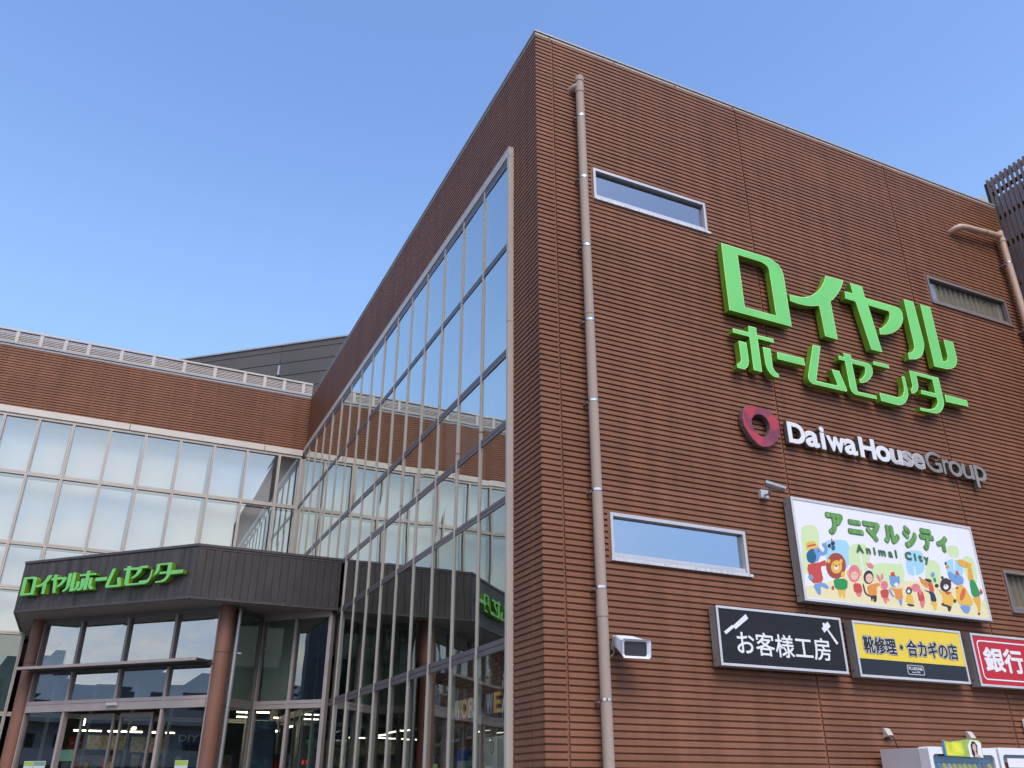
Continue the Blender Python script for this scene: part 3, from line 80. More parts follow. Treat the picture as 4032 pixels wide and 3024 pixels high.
# ---------------------------------------------------------------- materials
MATS = {}
def mat(name, col, rough=0.6, metal=0.0, var=0.0, scale=3.0, stretch=(1, 1, 1), bump=0.0, bscale=60.0, spec=0.5, emit=None, coat=0.0):
    m = bpy.data.materials.new(name); m.use_nodes = True; MATS[name] = m
    n, l = m.node_tree.nodes, m.node_tree.links; b = n['Principled BSDF']
    b.inputs['Base Color'].default_value = (*col, 1); b.inputs['Roughness'].default_value = rough
    b.inputs['Metallic'].default_value = metal; b.inputs['Specular IOR Level'].default_value = spec
    if coat: b.inputs['Coat Weight'].default_value = coat
    g = n.new('ShaderNodeNewGeometry'); mp = n.new('ShaderNodeMapping'); mp.inputs['Scale'].default_value = stretch
    l.new(g.outputs['Position'], mp.inputs[0])
    if var:
        t = n.new('ShaderNodeTexNoise'); t.inputs['Scale'].default_value = scale; t.inputs['Detail'].default_value = 6
        l.new(mp.outputs[0], t.inputs[0])
        r = n.new('ShaderNodeValToRGB'); r.color_ramp.elements[0].position = 0.3; r.color_ramp.elements[1].position = 0.7
        r.color_ramp.elements[0].color = (*[c*(1-var) for c in col], 1); r.color_ramp.elements[1].color = (*[min(1, c*(1+var)) for c in col], 1)
        l.new(t.outputs[0], r.inputs[0]); l.new(r.outputs[0], b.inputs['Base Color'])
        rr = n.new('ShaderNodeMapRange'); rr.inputs[3].default_value = rough*0.85; rr.inputs[4].default_value = min(1, rough*1.15)
        l.new(t.outputs[0], rr.inputs[0]); l.new(rr.outputs[0], b.inputs['Roughness'])
    if bump:
        t2 = n.new('ShaderNodeTexNoise'); t2.inputs['Scale'].default_value = bscale; t2.inputs['Detail'].default_value = 4
        l.new(g.outputs['Position'], t2.inputs[0])
        bm_ = n.new('ShaderNodeBump'); bm_.inputs['Strength'].default_value = bump; bm_.inputs['Distance'].default_value = 0.01
        l.new(t2.outputs[0], bm_.inputs['Height']); l.new(bm_.outputs[0], b.inputs['Normal'])
    if emit:
        b.inputs['Emission Color'].default_value = (*emit[0], 1); b.inputs['Emission Strength'].default_value = emit[1]
    return m
def weather(name):
    m = MATS[name]; n, l = m.node_tree.nodes, m.node_tree.links; b = n['Principled BSDF']; src = b.inputs['Base Color'].links[0].from_socket
    g = n.new('ShaderNodeNewGeometry'); sc = n.new('ShaderNodeVectorMath'); sc.operation = 'MULTIPLY'; sc.inputs[1].default_value = (1/3.43, 1/2.95, 1/0.6)
    l.new(g.outputs['Position'], sc.inputs[0]); ad = n.new('ShaderNodeVectorMath'); ad.operation = 'ADD'; ad.inputs[1].default_value = (-0.0816 + 8, -0.1 + 8, 0.03); l.new(sc.outputs[0], ad.inputs[0])
    fl = n.new('ShaderNodeVectorMath'); fl.operation = 'FLOOR'; l.new(ad.outputs[0], fl.inputs[0])
    wn_ = n.new('ShaderNodeTexWhiteNoise'); l.new(fl.outputs[0], wn_.inputs[0])
    mr = n.new('ShaderNodeMapRange'); mr.inputs[3].default_value = 0.93; mr.inputs[4].default_value = 1.06; l.new(wn_.outputs[0], mr.inputs[0])
    mp = n.new('ShaderNodeMapping'); mp.inputs['Scale'].default_value = (5, 5, 0.22); l.new(g.outputs['Position'], mp.inputs[0])
    t = n.new('ShaderNodeTexNoise'); t.inputs['Scale'].default_value = 1.0; t.inputs['Detail'].default_value = 5; l.new(mp.outputs[0], t.inputs[0])
    m2 = n.new('ShaderNodeMapRange'); m2.inputs[1].default_value = 0.3; m2.inputs[2].default_value = 0.65; m2.inputs[3].default_value = 0.84; m2.inputs[4].default_value = 1.06; l.new(t.outputs[0], m2.inputs[0])
    k = n.new('ShaderNodeMath'); k.operation = 'MULTIPLY'; l.new(mr.outputs[0], k.inputs[0]); l.new(m2.outputs[0], k.inputs[1])
    vm = n.new('ShaderNodeVectorMath'); vm.operation = 'SCALE'; l.new(src, vm.inputs[0]); l.new(k.outputs[0], vm.inputs['Scale']); l.new(vm.outputs[0], b.inputs['Base Color'])
def glass(name, tint, base, graze, trans, wob=0.02, rough=0.0, gtint=None):
    """coated glazing: a mirror share that grows towards grazing, the rest seen through"""
    m = bpy.data.materials.new(name); m.use_nodes = True; MATS[name] = m
    n, l = m.node_tree.nodes, m.node_tree.links; n.remove(n['Principled BSDF'])
    lw = n.new('ShaderNodeLayerWeight'); lw.inputs[0].default_value = 0.5
    p = n.new('ShaderNodeMath'); p.operation = 'POWER'; p.inputs[1].default_value = 2.0; l.new(lw.outputs['Facing'], p.inputs[0])
    mr = n.new('ShaderNodeMapRange'); mr.inputs[3].default_value = base; mr.inputs[4].default_value = graze; l.new(p.outputs[0], mr.inputs[0])
    gl = n.new('ShaderNodeBsdfGlossy'); gl.inputs['Color'].default_value = (*tint, 1); gl.inputs['Roughness'].default_value = rough
    tr = n.new('ShaderNodeBsdfTransparent'); tr.inputs[0].default_value = (*trans, 1)
    g = n.new('ShaderNodeNewGeometry')
    t = n.new('ShaderNodeTexNoise'); t.inputs['Scale'].default_value = 1.3; t.inputs['Detail'].default_value = 1; l.new(g.outputs['Position'], t.inputs[0])
    bp = n.new('ShaderNodeBump'); bp.inputs['Strength'].default_value = 1.0; bp.inputs['Distance'].default_value = wob; l.new(t.outputs[0], bp.inputs['Height'])
    l.new(bp.outputs[0], gl.inputs['Normal'])
    mx = n.new('ShaderNodeMixShader'); l.new(mr.outputs[0], mx.inputs[0]); l.new(tr.outputs[0], mx.inputs[1]); l.new(gl.outputs[0], mx.inputs[2])
    l.new(mx.outputs[0], n['Material Output'].inputs[0]); return m

mat('siding', (0.240, 0.107, 0.062), 0.55, spec=0.22, var=0.10, scale=1.2, stretch=(1, 1, 5), bump=0.25, bscale=160)
weather('siding')
mat('coping', (0.40, 0.385, 0.37), 0.45, var=0.06, scale=2)
mat('dark_gap', (0.02, 0.02, 0.022), 0.8)
mat('beige_metal', (0.50, 0.45, 0.395), 0.42, var=0.06, scale=2.5, stretch=(1, 1, 0.3))
mat('beige_trim', (0.58, 0.53, 0.47), 0.45, var=0.06, scale=2.0)
mat('rail_paint', (0.50, 0.455, 0.42), 0.5, var=0.05)
mat('grey_flashing', (0.30, 0.31, 0.33), 0.4, var=0.08, scale=2)
mat('mullion_dark', (0.135, 0.115, 0.12), 0.4, var=0.08, scale=3)
mat('aluminium', (0.54, 0.54, 0.57), 0.38, metal=0.25, var=0.05)
mat('sill_metal', (0.58, 0.58, 0.60), 0.4, metal=0.2, var=0.22, scale=9, stretch=(4, 1, 0.2))
mat('frame_taupe', (0.20, 0.17, 0.17), 0.45, var=0.06)
mat('pipe', (0.36, 0.29, 0.245), 0.65, spec=0.3, var=0.07, scale=3, stretch=(1, 1, 0.15))
mat('pipe_warm', (0.52, 0.36, 0.27), 0.5, var=0.07, scale=3, stretch=(1, 1, 0.15))
mat('steel', (0.72, 0.72, 0.74), 0.18, metal=1.0)
mat('steel_dull', (0.42, 0.43, 0.45), 0.38, metal=0.7, var=0.15, scale=5, stretch=(1, 1, 0.2))
mat('green_face', (0.165, 0.62, 0.145), 0.42, var=0.10, scale=1.0)
mat('green_face_small', (0.145, 0.56, 0.15), 0.4, var=0.05, scale=2.0)
mat('green_side', (0.15, 0.31, 0.018), 0.45, var=0.08, scale=4)
mat('green_edge', (0.42, 0.85, 0.25), 0.4)
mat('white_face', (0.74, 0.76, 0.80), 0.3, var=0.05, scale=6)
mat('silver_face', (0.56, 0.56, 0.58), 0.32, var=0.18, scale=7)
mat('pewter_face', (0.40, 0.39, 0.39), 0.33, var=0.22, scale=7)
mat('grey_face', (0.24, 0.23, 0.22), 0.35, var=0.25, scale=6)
mat('letter_side', (0.13, 0.115, 0.105), 0.45, var=0.12, scale=8)
mat('letter_edge', (0.80, 0.78, 0.75), 0.35)
mat('grey_letter_edge', (0.42, 0.39, 0.36), 0.35)
mat('logo_red', (0.44, 0.032, 0.052), 0.32, var=0.22, scale=4)
mat('logo_dark', (0.21, 0.034, 0.060), 0.32, var=0.35, scale=5)
mat('logo_side', (0.12, 0.11, 0.11), 0.45, var=0.1)
mat('box_frame', (0.60, 0.61, 0.64), 0.4, metal=0.15, var=0.05, scale=4)
mat('box_side', (0.26, 0.25, 0.24), 0.5, var=0.10, scale=5)
mat('sign_white', (0.80, 0.80, 0.82), 0.3, var=0.02, scale=2)
mat('sign_black', (0.019, 0.019, 0.022), 0.5, spec=0.25, var=0.15, scale=3, stretch=(1, 1, 6))
mat('sign_yellow', (0.80, 0.60, 0.05), 0.35, var=0.03)
mat('sign_navy', (0.014, 0.016, 0.022), 0.35, var=0.1)
mat('sign_red', (0.50, 0.012, 0.022), 0.35, var=0.04)
mat('print_white', (0.78, 0.78, 0.80), 0.35)
mat('print_black', (0.012, 0.011, 0.014), 0.35)
mat('print_green', (0.13, 0.34, 0.06), 0.35, var=0.35, scale=7, stretch=(3, 1, 0.3))
mat('print_green_edge', (0.03, 0.10, 0.03), 0.4)
mat('print_green_dark', (0.05, 0.14, 0.05), 0.35, var=0.25, scale=12)
ARTC = dict(sand=(0.80, 0.72, 0.42), leaf=(0.62, 0.76, 0.40), sky=(0.36, 0.65, 0.80), white=(0.80, 0.80, 0.80), navyblue=(0.02, 0.11, 0.21), blue=(0.17, 0.33, 0.60),
    yellow=(0.80, 0.48, 0.06), red=(0.56, 0.065, 0.045), dark=(0.02, 0.018, 0.02), green=(0.03, 0.28, 0.06), mane=(0.36, 0.06, 0.025), pink=(0.75, 0.20, 0.24), peach=(0.80, 0.52, 0.38),
    brown=(0.055, 0.022, 0.014), orange=(0.75, 0.27, 0.04), navy=(0.012, 0.03, 0.07), maneorange=(0.60, 0.10, 0.035), orangered=(0.66, 0.13, 0.04), giraffe=(0.78, 0.40, 0.04))
for k, v in ARTC.items(): mat('art_' + k, v, 0.35)
mat('canopy_sheet', (0.052, 0.046, 0.047), 0.45, spec=0.35, var=0.48, scale=2.6, stretch=(3.5, 3.5, 0.22), bump=0.05, bscale=6)
mat('canopy_panel', (0.050, 0.042, 0.043), 0.45, spec=0.35, var=0.20, scale=1.6, stretch=(2.5, 1, 1.0), bump=0.06, bscale=5)
mat('canopy_trim', (0.060, 0.050, 0.053), 0.42, var=0.1)
mat('soffit', (0.22, 0.20, 0.18), 0.6, var=0.12, scale=2)
mat('column', (0.20, 0.092, 0.062), 0.5, var=0.12, scale=4, stretch=(1, 1, 0.4), bump=0.06, bscale=90)
mat('porch_frame', (0.36, 0.31, 0.30), 0.42, metal=0.1, var=0.06, scale=3)
mat('ledge_under_shade', (0.045, 0.04, 0.04), 0.7)  # shade below the ledge painted in as a near-black colour
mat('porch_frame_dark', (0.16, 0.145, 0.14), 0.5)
mat('hall_panel', (0.082, 0.075, 0.070), 0.6, var=0.12, scale=0.5, stretch=(1, 1, 0.4))
mat('screen_brown', (0.17, 0.115, 0.095), 0.5, var=0.1)
mat('screen_blue', (0.34, 0.36, 0.46), 0.35, metal=0.2, var=0.1)
mat('spandrel', (0.20, 0.225, 0.20), 0.6, var=0.12, scale=1.2)
mat('roof', (0.30, 0.30, 0.30), 0.8, var=0.1)
mat('plaster', (0.62, 0.62, 0.60), 0.8, var=0.05)
mat('interior_dark', (0.085, 0.088, 0.085), 0.8, var=0.15)
mat('interior_mid', (0.24, 0.24, 0.235), 0.8, var=0.1)
mat('blind', (0.76, 0.81, 0.82), 0.75, var=0.06, scale=0.8)
mat('curtain', (0.66, 0.61, 0.50), 0.85, var=0.08)
mat('asphalt', (0.055, 0.055, 0.056), 0.9, var=0.25, scale=4, bump=0.4, bscale=120)
mat('pavement', (0.24, 0.235, 0.22), 0.85, var=0.12, scale=3, bump=0.2, bscale=80)
mat('line_paint', (0.75, 0.75, 0.73), 0.7, var=0.1)
mat('shop_floor', (0.30, 0.29, 0.27), 0.35, var=0.05)
mat('tube_light', (1, 0.9, 0.7), 0.5, emit=((1.0, 0.86, 0.62), 5.0))
mat('exit_green', (0.05, 0.5, 0.2), 0.5, emit=((0.25, 1.0, 0.45), 0.9))
mat('red_led', (0.5, 0.02, 0.02), 0.5, emit=((1.0, 0.05, 0.03), 1.2))
mat('camera_grey', (0.27, 0.27, 0.28), 0.4, metal=0.4, var=0.1)
mat('speaker_white', (0.70, 0.73, 0.80), 0.4, var=0.05)
mat('grille', (0.03, 0.03, 0.038), 0.6, var=0.2, scale=60)
mat('plastic_cream', (0.50, 0.47, 0.42), 0.5, var=0.05)
mat('rubber', (0.015, 0.015, 0.015), 0.6)
mat('lens_glass', (0.01, 0.01, 0.012), 0.08)
mat('vend_white', (0.78, 0.78, 0.82), 0.32, var=0.03)
mat('vend_side', (0.58, 0.57, 0.58), 0.4, var=0.06, scale=2)
mat('vend_recess', (0.16, 0.17, 0.20), 0.4)
mat('vend_blue', (0.03, 0.16, 0.40), 0.4)
for i, c in enumerate([(0.6, 0.05, 0.08), (0.65, 0.5, 0.06), (0.08, 0.2, 0.5), (0.6, 0.55, 0.5), (0.25, 0.03, 0.06), (0.1, 0.35, 0.12), (0.7, 0.3, 0.3)]): mat('can_%d' % i, c, 0.3, var=0.25, scale=30)
mat('banner_yellow', (0.72, 0.72, 0.05), 0.5, var=0.2, scale=9)
mat('banner_green', (0.36, 0.52, 0.10), 0.5, var=0.25, scale=8)
mat('banner_blue', (0.02, 0.17, 0.55), 0.5)
mat('skin', (0.62, 0.40, 0.30), 0.6, var=0.06); mat('hair', (0.016, 0.010, 0.009), 0.45)
mat('brick', (0.10, 0.055, 0.045), 0.8, var=0.35, scale=6, stretch=(1, 1, 4))
mat('letter_orange', (0.85, 0.50, 0.18), 0.5); mat('letter_blue', (0.30, 0.33, 0.60), 0.5); mat('letter_grey', (0.75, 0.74, 0.70), 0.5)
mat('paper', (0.55, 0.58, 0.60), 0.6, var=0.06); mat('paper_yellow', (0.50, 0.42, 0.20), 0.6)
mat('cap_blue', (0.02, 0.05, 0.32), 0.6); mat('head_white', (0.5, 0.5, 0.45), 0.5)
mat('board_blue', (0.035, 0.045, 0.20), 0.5, var=0.2); mat('panel_teal', (0.09, 0.16, 0.22), 0.4, var=0.2); mat('red_board', (0.40, 0.035, 0.02), 0.5)
mat('pylon_paint', (0.065, 0.075, 0.098), 0.5, var=0.15)
mat('lime', (0.32, 0.48, 0.06), 0.5); mat('mint', (0.16, 0.30, 0.22), 0.5)
mat('goods', (0.20, 0.14, 0.08), 0.6, var=0.8, scale=9); mat('goods_pale', (0.35, 0.30, 0.22), 0.6, var=0.5, scale=14)
mat('apartment', (0.60, 0.60, 0.58), 0.8, var=0.06, scale=0.4); mat('balcony', (0.74, 0.73, 0.70), 0.8, var=0.05); mat('window_dark', (0.03, 0.035, 0.04), 0.15)
mat('office', (0.22, 0.25, 0.23), 0.8, var=0.08, scale=0.3)
mat('bark', (0.06, 0.045, 0.035), 0.9, var=0.2, scale=8); mat('leaf', (0.045, 0.085, 0.035), 0.6, var=0.5, scale=1.5); mat('leaf_dark', (0.028, 0.055, 0.028), 0.6, var=0.5, scale=1.5)
glass('glass_side', (0.88, 0.93, 0.90), 0.55, 0.99, (0.74, 0.82, 0.78), 0.00045)
glass('glass_front', (0.90, 0.96, 0.95), 0.40, 0.96, (0.92, 0.95, 0.95), 0.00054)
glass('glass_clear', (0.85, 0.93, 0.95), 0.09, 0.65, (0.72, 0.80, 0.78), 0.00054)
glass('glass_tint', (0.84, 0.93, 0.90), 0.26, 0.90, (0.30, 0.36, 0.33), 0.00072)
glass('glass_window', (0.84, 0.90, 0.98), 0.56, 0.95, (0.55, 0.6, 0.6), 0.00027)
glass('glass_porch', (0.84, 0.90, 0.93), 0.42, 0.95, (0.45, 0.50, 0.48), 0.00072)
glass('glass_spandrel', (0.84, 0.90, 0.86), 0.10, 0.80, (0.75, 0.82, 0.78), 0.00072)
glass('glass_window_dim', (0.80, 0.84, 0.90), 0.25, 0.85, (0.5, 0.55, 0.55), 0.0004)  # copy of glass_window with a weaker mirror share, dims the reflected sky
glass('glass_dull', (0.8, 0.85, 0.9), 0.10, 0.7, (0.6, 0.6, 0.58), 0.00027)

# ---------------------------------------------------------------- mesh builder
class MB:
    def __init__(s): s.v, s.f, s.m, s.s = [], [], [], []
    def add(s, vs, fs, mi=0, smooth=False):
        o = len(s.v); s.v += [tuple(p) for p in vs]
        for i, f in enumerate(fs):
            s.f.append([o + k for k in f]); s.m.append(mi[i] if isinstance(mi, list) else mi); s.s.append(smooth)
    def quad(s, a, b, c, d, mi=0): s.add([a, b, c, d], [(0, 1, 2, 3)], mi)
    def pbox(s, P, u0, u1, v0, v1, d0, d1, mi=0, bev=0.0):
        """box in a wall frame: u along, v up, d out of the wall (d1 is the front)"""
        if bev:
            b = bev
            ring = lambda e, d: [P(u0+e, v0+e, d), P(u1-e, v0+e, d), P(u1-e, v1-e, d), P(u0+e, v1-e, d)]
            vs = ring(0, d0) + ring(0, d1-b) + ring(b, d1)
            fs = [(3, 2, 1, 0)] + [(i, (i+1) % 4, 4+(i+1) % 4, 4+i) for i in range(4)] + [(4+i, 4+(i+1) % 4, 8+(i+1) % 4, 8+i) for i in range(4)] + [(8, 9, 10, 11)]
            s.add(vs, fs, mi); return
        vs = [P(u, v, d) for d in (d0, d1) for u, v in ((u0, v0), (u1, v0), (u1, v1), (u0, v1))]
        s.add(vs, [(3, 2, 1, 0), (4, 5, 6, 7), (0, 1, 5, 4), (1, 2, 6, 5), (2, 3, 7, 6), (3, 0, 4, 7)], mi)
    def box(s, x0, x1, y0, y1, z0, z1, mi=0): s.pbox(PR(0), x0, x1, z0, z1, -y1, -y0, mi)
    def tube(s, pts, r, n=20, mi=0, caps=True, radii=None):
        pts = [Vector(p) for p in pts]; vs = []; ax = None
        for i, p in enumerate(pts):
            t = (pts[min(i+1, len(pts)-1)] - pts[max(i-1, 0)]).normalized()
            if ax is None: ax = t.orthogonal().normalized()
            else: ax = (ax - t*ax.dot(t)).normalized()
            bx_ = t.cross(ax); rr = radii[i] if radii else r
            for k in range(n):
                a = 2*math.pi*k/n; vs.append(p + rr*(math.cos(a)*ax + math.sin(a)*bx_))
        fs = [(i*n+k, i*n+(k+1) % n, (i+1)*n+(k+1) % n, (i+1)*n+k) for i in range(len(pts)-1) for k in range(n)]
        s.add(vs, fs, mi, True)
        if caps:
            o = len(vs); s.add(vs[:n], [tuple(reversed(range(n)))], mi); s.add(vs[-n:], [tuple(range(n))], mi)
    def prism(s, pts, z0, z1, mi=0):
        n = len(pts); vs = [(x, y, z0) for x, y in pts] + [(x, y, z1) for x, y in pts]
        s.add(vs, [tuple(reversed(range(n))), tuple(range(n, 2*n))] + [(i, (i+1) % n, n+(i+1) % n, n+i) for i in range(n)], mi)
    def build(s, name, mats, parent=None):
        root = parent
        while root is not None and root.parent is not None: root = root.parent
        off = root.location if root is not None else Vector((0, 0, 0))
        me = bpy.data.meshes.new(name); me.from_pydata([tuple(Vector(p) - off) for p in s.v], [], s.f); me.update()
        for m in ([mats] if isinstance(mats, str) else mats): me.materials.append(MATS[m])
        for p, mi, sm in zip(me.polygons, s.m, s.s): p.material_index = mi; p.use_smooth = sm
        o = bpy.data.objects.new(name, me); COL.objects.link(o)
        if parent is not None: o.parent = parent
        return o
def tag(o, label=None, cat=None, group=None, kind=None):
    if label: o['label'] = label
    if cat: o['category'] = cat
    if group: o['group'] = group
    if kind: o['kind'] = kind
    return o
def thing(name, loc, label, cat, group=None):
    o = bpy.data.objects.new(name, None); o.empty_display_size = 0.2; COL.objects.link(o); o.location = loc
    return tag(o, label, cat, group)

S2 = math.sqrt(2)
def PR(off=0.0): return lambda u, v, d=0.0: (u, -off - d, v)                      # front wall, faces -Y
def PL(off=0.0): return lambda u, v, d=0.0: (-off - d, u, v)                      # side wall, faces -X (u = y)
YF = 14.61
def PF(off=0.0): return lambda u, v, d=0.0: (u, YF - off - d, v)                  # rear wing, faces -Y
def PC(k): return lambda u, v, d=0.0: (k/2 + u/S2 - d/S2, k/2 - u/S2 - d/S2, v)   # 45 degree porch front, x+y=k
def flip(mb):
    mb.f = [list(reversed(f)) for f in mb.f]; return mb

# ---------------------------------------------------------------- flat outlines and writing
def ev_mesh(cu):
    o = bpy.data.objects.new('outline', cu); COL.objects.link(o)
    dg = bpy.context.evaluated_depsgraph_get(); me = bpy.data.meshes.new_from_object(o.evaluated_get(dg))
    vs = [v.co.copy() for v in me.vertices]; fs = [list(p.vertices) for p in me.polygons]; nz = [p.normal.z for p in me.polygons]
    bpy.data.objects.remove(o); bpy.data.meshes.remove(me); bpy.data.curves.remove(cu)
    return vs, fs, nz
def shape(rings, depth, offset=0.0):
    cu = bpy.data.curves.new('outline', 'CURVE'); cu.dimensions = '2D'; cu.fill_mode = 'BOTH'; cu.extrude = depth/2; cu.offset = offset
    for r in rings:
        sp_ = cu.splines.new('POLY'); sp_.points.add(len(r)-1); sp_.use_cyclic_u = True
        for p, q in zip(sp_.points, r): p.co = (q[0], q[1], 0, 1)
    return ev_mesh(cu)
def add_shape(mb, P, rings, d0, d1, side=0, front=0, offset=0.0):
    vs, fs, nz = shape(rings, d1-d0, offset)
    mb.add([P(v.x, v.y, v.z + (d0+d1)/2) for v in vs], fs, [front if z > 0.7 else side for z in nz])
def text_shape(s, bold=0.0, thick=0.1, space=1.0):
    cu = bpy.data.curves.new('writing', 'FONT'); cu.body = s; cu.size = 1.0; cu.offset = bold; cu.extrude = thick/2; cu.fill_mode = 'BOTH'; cu.space_character = space
    cu.resolution_u = 6
    return ev_mesh(cu)
def add_text(mb, P, s, u0, u1, v0, v1, d0, d1, bold=0.0, side=0, front=0, space=1.0, ref=None):
    vs, fs, nz = text_shape(s, bold, 0.1, space)
    if not vs: return
    src = vs if ref is None else text_shape(s, ref, 0.1, space)[0]
    x0, x1 = min(v.x for v in src), max(v.x for v in src); y0, y1 = min(v.y for v in src), max(v.y for v in src)
    mb.add([P(u0 + (v.x-x0)/(x1-x0)*(u1-u0), v0 + (v.y-y0)/(y1-y0)*(v1-v0), d0 + (v.z+0.05)/0.1*(d1-d0)) for v in vs], fs, [front if z > 0.7 else side for z in nz])

def add_bold(mb, P, s, u0, u1, v0, v1, d0, d1, r, mi=0, space=1.0, n=10, inset=None):
    """writing thickened by r metres all round (overlaid shifted copies, each a hair deeper)"""
    vs, fs, nz = text_shape(s, 0.0, 0.1, space); k = r if inset is None else inset
    x0, x1 = min(v.x for v in vs), max(v.x for v in vs); y0, y1 = min(v.y for v in vs), max(v.y for v in vs)
    for i in range(n + 1):
        a = 2*math.pi*i/n; ox, oz = (r*math.cos(a), r*math.sin(a)) if i < n else (0.0, 0.0); dd = d1 - 0.00003*(n - i)
        mb.add([P(u0+k + (v.x-x0)/(x1-x0)*(u1-u0-2*k) + ox, v0+k + (v.y-y0)/(y1-y0)*(v1-v0-2*k) + oz, d0 + (v.z+0.05)/0.1*(dd-d0)) for v in vs], fs, mi)

# ---------------------------------------------------------------- ribbed cladding
PITCH = 0.0716; GD = 0.020
def cladding(mb, P, u0, u1, z0, z1, joints, holes=(), mit0=0, mit1=0, mi=0, ztop=None):
    """horizontal ribs; u0/u1 ends may be mitred (+1 outside corner, -1 inside corner)"""
    n = int(round((z1-z0)/PITCH)); p = (z1-z0)/n
    for r in range(n):
        a, b = z0 + r*p, z0 + (r+1)*p; zm = (a+b)/2
        segs = [(u0, u1, mit0, mit1)]
        for h in holes:
            if h[2] < zm < h[3]:
                new = []
                for s0, s1, m0, m1 in segs:
                    if h[1] <= s0 or h[0] >= s1: new.append((s0, s1, m0, m1)); continue
                    if h[0] > s0: new.append((s0, h[0], m0, 0))
                    if h[1] < s1: new.append((h[1], s1, 0, m1))
                segs = new
        for s0, s1, m0, m1 in segs:
            mb.quad(P(s0 + m0*GD, a, -GD), P(s1 - m1*GD, a, -GD), P(s1 - m1*GD, b, -GD), P(s0 + m0*GD, b, -GD), mi)
            cuts = [s0] + [j for j in joints if s0 + 0.03 < j < s1 - 0.03] + [s1]
            for k in range(len(cuts)-1):
                e0 = cuts[k] + (0.011 if k else 0); e1 = cuts[k+1] - (0.011 if k < len(cuts)-2 else 0)
                c0 = m0 if k == 0 else 0; c1 = m1 if k == len(cuts)-2 else 0
                prof = [(a + 0.0005, -GD), (a + 0.006, -GD), (a + 0.0235, -GD), (a + 0.024, 0.0), (b - 0.003, 0.0), (b, -0.004), (b + 0.0045, -GD)]
                prof = prof[2:]
                pts = [(P(e0 - c0*d, z, d), P(e1 + c1*d, z, d)) for z, d in prof]
                for i in range(len(pts)-1): mb.quad(pts[i][0], pts[i][1], pts[i+1][1], pts[i+1][0], mi)
                for end, c in ((0, c0), (1, c1)):
                    if c == 0: mb.add([q[end] for q in pts], [tuple(range(len(pts)))], mi)

# ================================================================ the ground and the far surroundings
g = MB(); g.quad((-400, -400, -0.02), (400, -400, -0.02), (400, 400, -0.02), (-400, 400, -0.02)); tag(g.build('ground', 'asphalt'), kind='structure')
g = MB(); g.box(-20, 14, -4.5, 24, -0.02, 0.0); g.box(-20, 14, -4.62, -4.5, -0.02, 0.03); tag(g.build('pavement', 'pavement'), kind='structure')
g = MB()
for i in range(9): g.box(-22 + i*4.2, -21.88 + i*4.2, -14, -9.4, -0.02, -0.014)
tag(g.build('parking_lines', 'line_paint'), kind='structure')

# ================================================================ the corner block
RJ = [0.28, 3.712, 7.07]; LJ = [0.30, 3.13, 6.0, 8.2, 10.28, 12.58]
ZT = 11.736
block = thing('store_block', (0, 0, 0), 'tall brown ribbed store block with a glazed side, at the corner', 'building')
WIN = [(0.893, 2.846, 8.985, 9.508), (0.893, 2.866, 3.862, 4.402), (7.52, 9.51, 8.98, 9.505), (7.615, 9.605, 3.81, 4.40)]
w = MB(); cladding(w, PR(), 0.0, 10.02, -0.006, ZT, RJ, [(a-0.03, b+0.03, c-0.012, d+0.028) for a, b, c, d in WIN], mit0=1)
w.box(10.02, 10.05, -0.0, 22, 0, ZT)
w.build('front_wall', 'siding', block)
# rib profile is mirrored for the side wall so both meet in a mitre at the corner
w = MB(); cladding(w, PL(), 0.0, YF, 10.150, ZT, LJ, mit0=1, mit1=-1); cladding(w, PL(), 0.0, 0.766, -0.006, 10.150, [0.30], mit0=1)
flip(w).build('side_wall', 'siding', block)
w = MB()
for d0, d1, z0, z1, mi in ((-0.10, 0.004, ZT, ZT+0.034, 0), (-0.10, -0.006, ZT+0.034, ZT+0.050, 1), (-0.10, 0.018, ZT+0.050, ZT+0.078, 0)):
    w.box(-d1, 10.05, -d1, 0.10, z0, z1, mi); w.box(-d1, 0.10, 0.10, YF+2, z0, z1, mi)
for k in range(5): w.pbox(PR(), 0.22 + k*1.15, 0.24 + k*1.15, ZT+0.008, ZT+0.022, 0.004, 0.008, 1)
w.build('coping', ['coping', 'dark_gap'], block)
w = MB(); w.box(0.02, 10.0, 0.10, 24, ZT-0.35, ZT-0.25); w.build('roof', 'roof', block)
w = MB(); w.box(0.12, 10.0, 0.06, 24, 8.30, 8.45); w.box(0.12, 10.0, 0.06, 24, 4.55, 4.70); w.box(9.9, 10.0, 0.06, 24, 0.0, 11.3); w.box(0.12, 9.9, 23.9, 24, 0, 11.3)
w.box(0.10, 9.9, 0.10, 0.16, 4.72, 8.28); w.box(3.4, 3.5, 0.2, 23.8, 4.70, 8.3); w.box(3.4, 3.5, 0.2, 23.8, 8.45, 11.3)
w.build('inner_floors', 'interior_mid', block)
w = MB(); w.box(0.62, 0.68, 0.9, 4.9, 6.3, 8.28); w.box(0.62, 0.68, 6.2, 7.9, 8.47, 9.6); w.box(0.62, 0.68, 0.9, 2.2, 4.72, 6.2); w.build('partition', 'plaster', block)
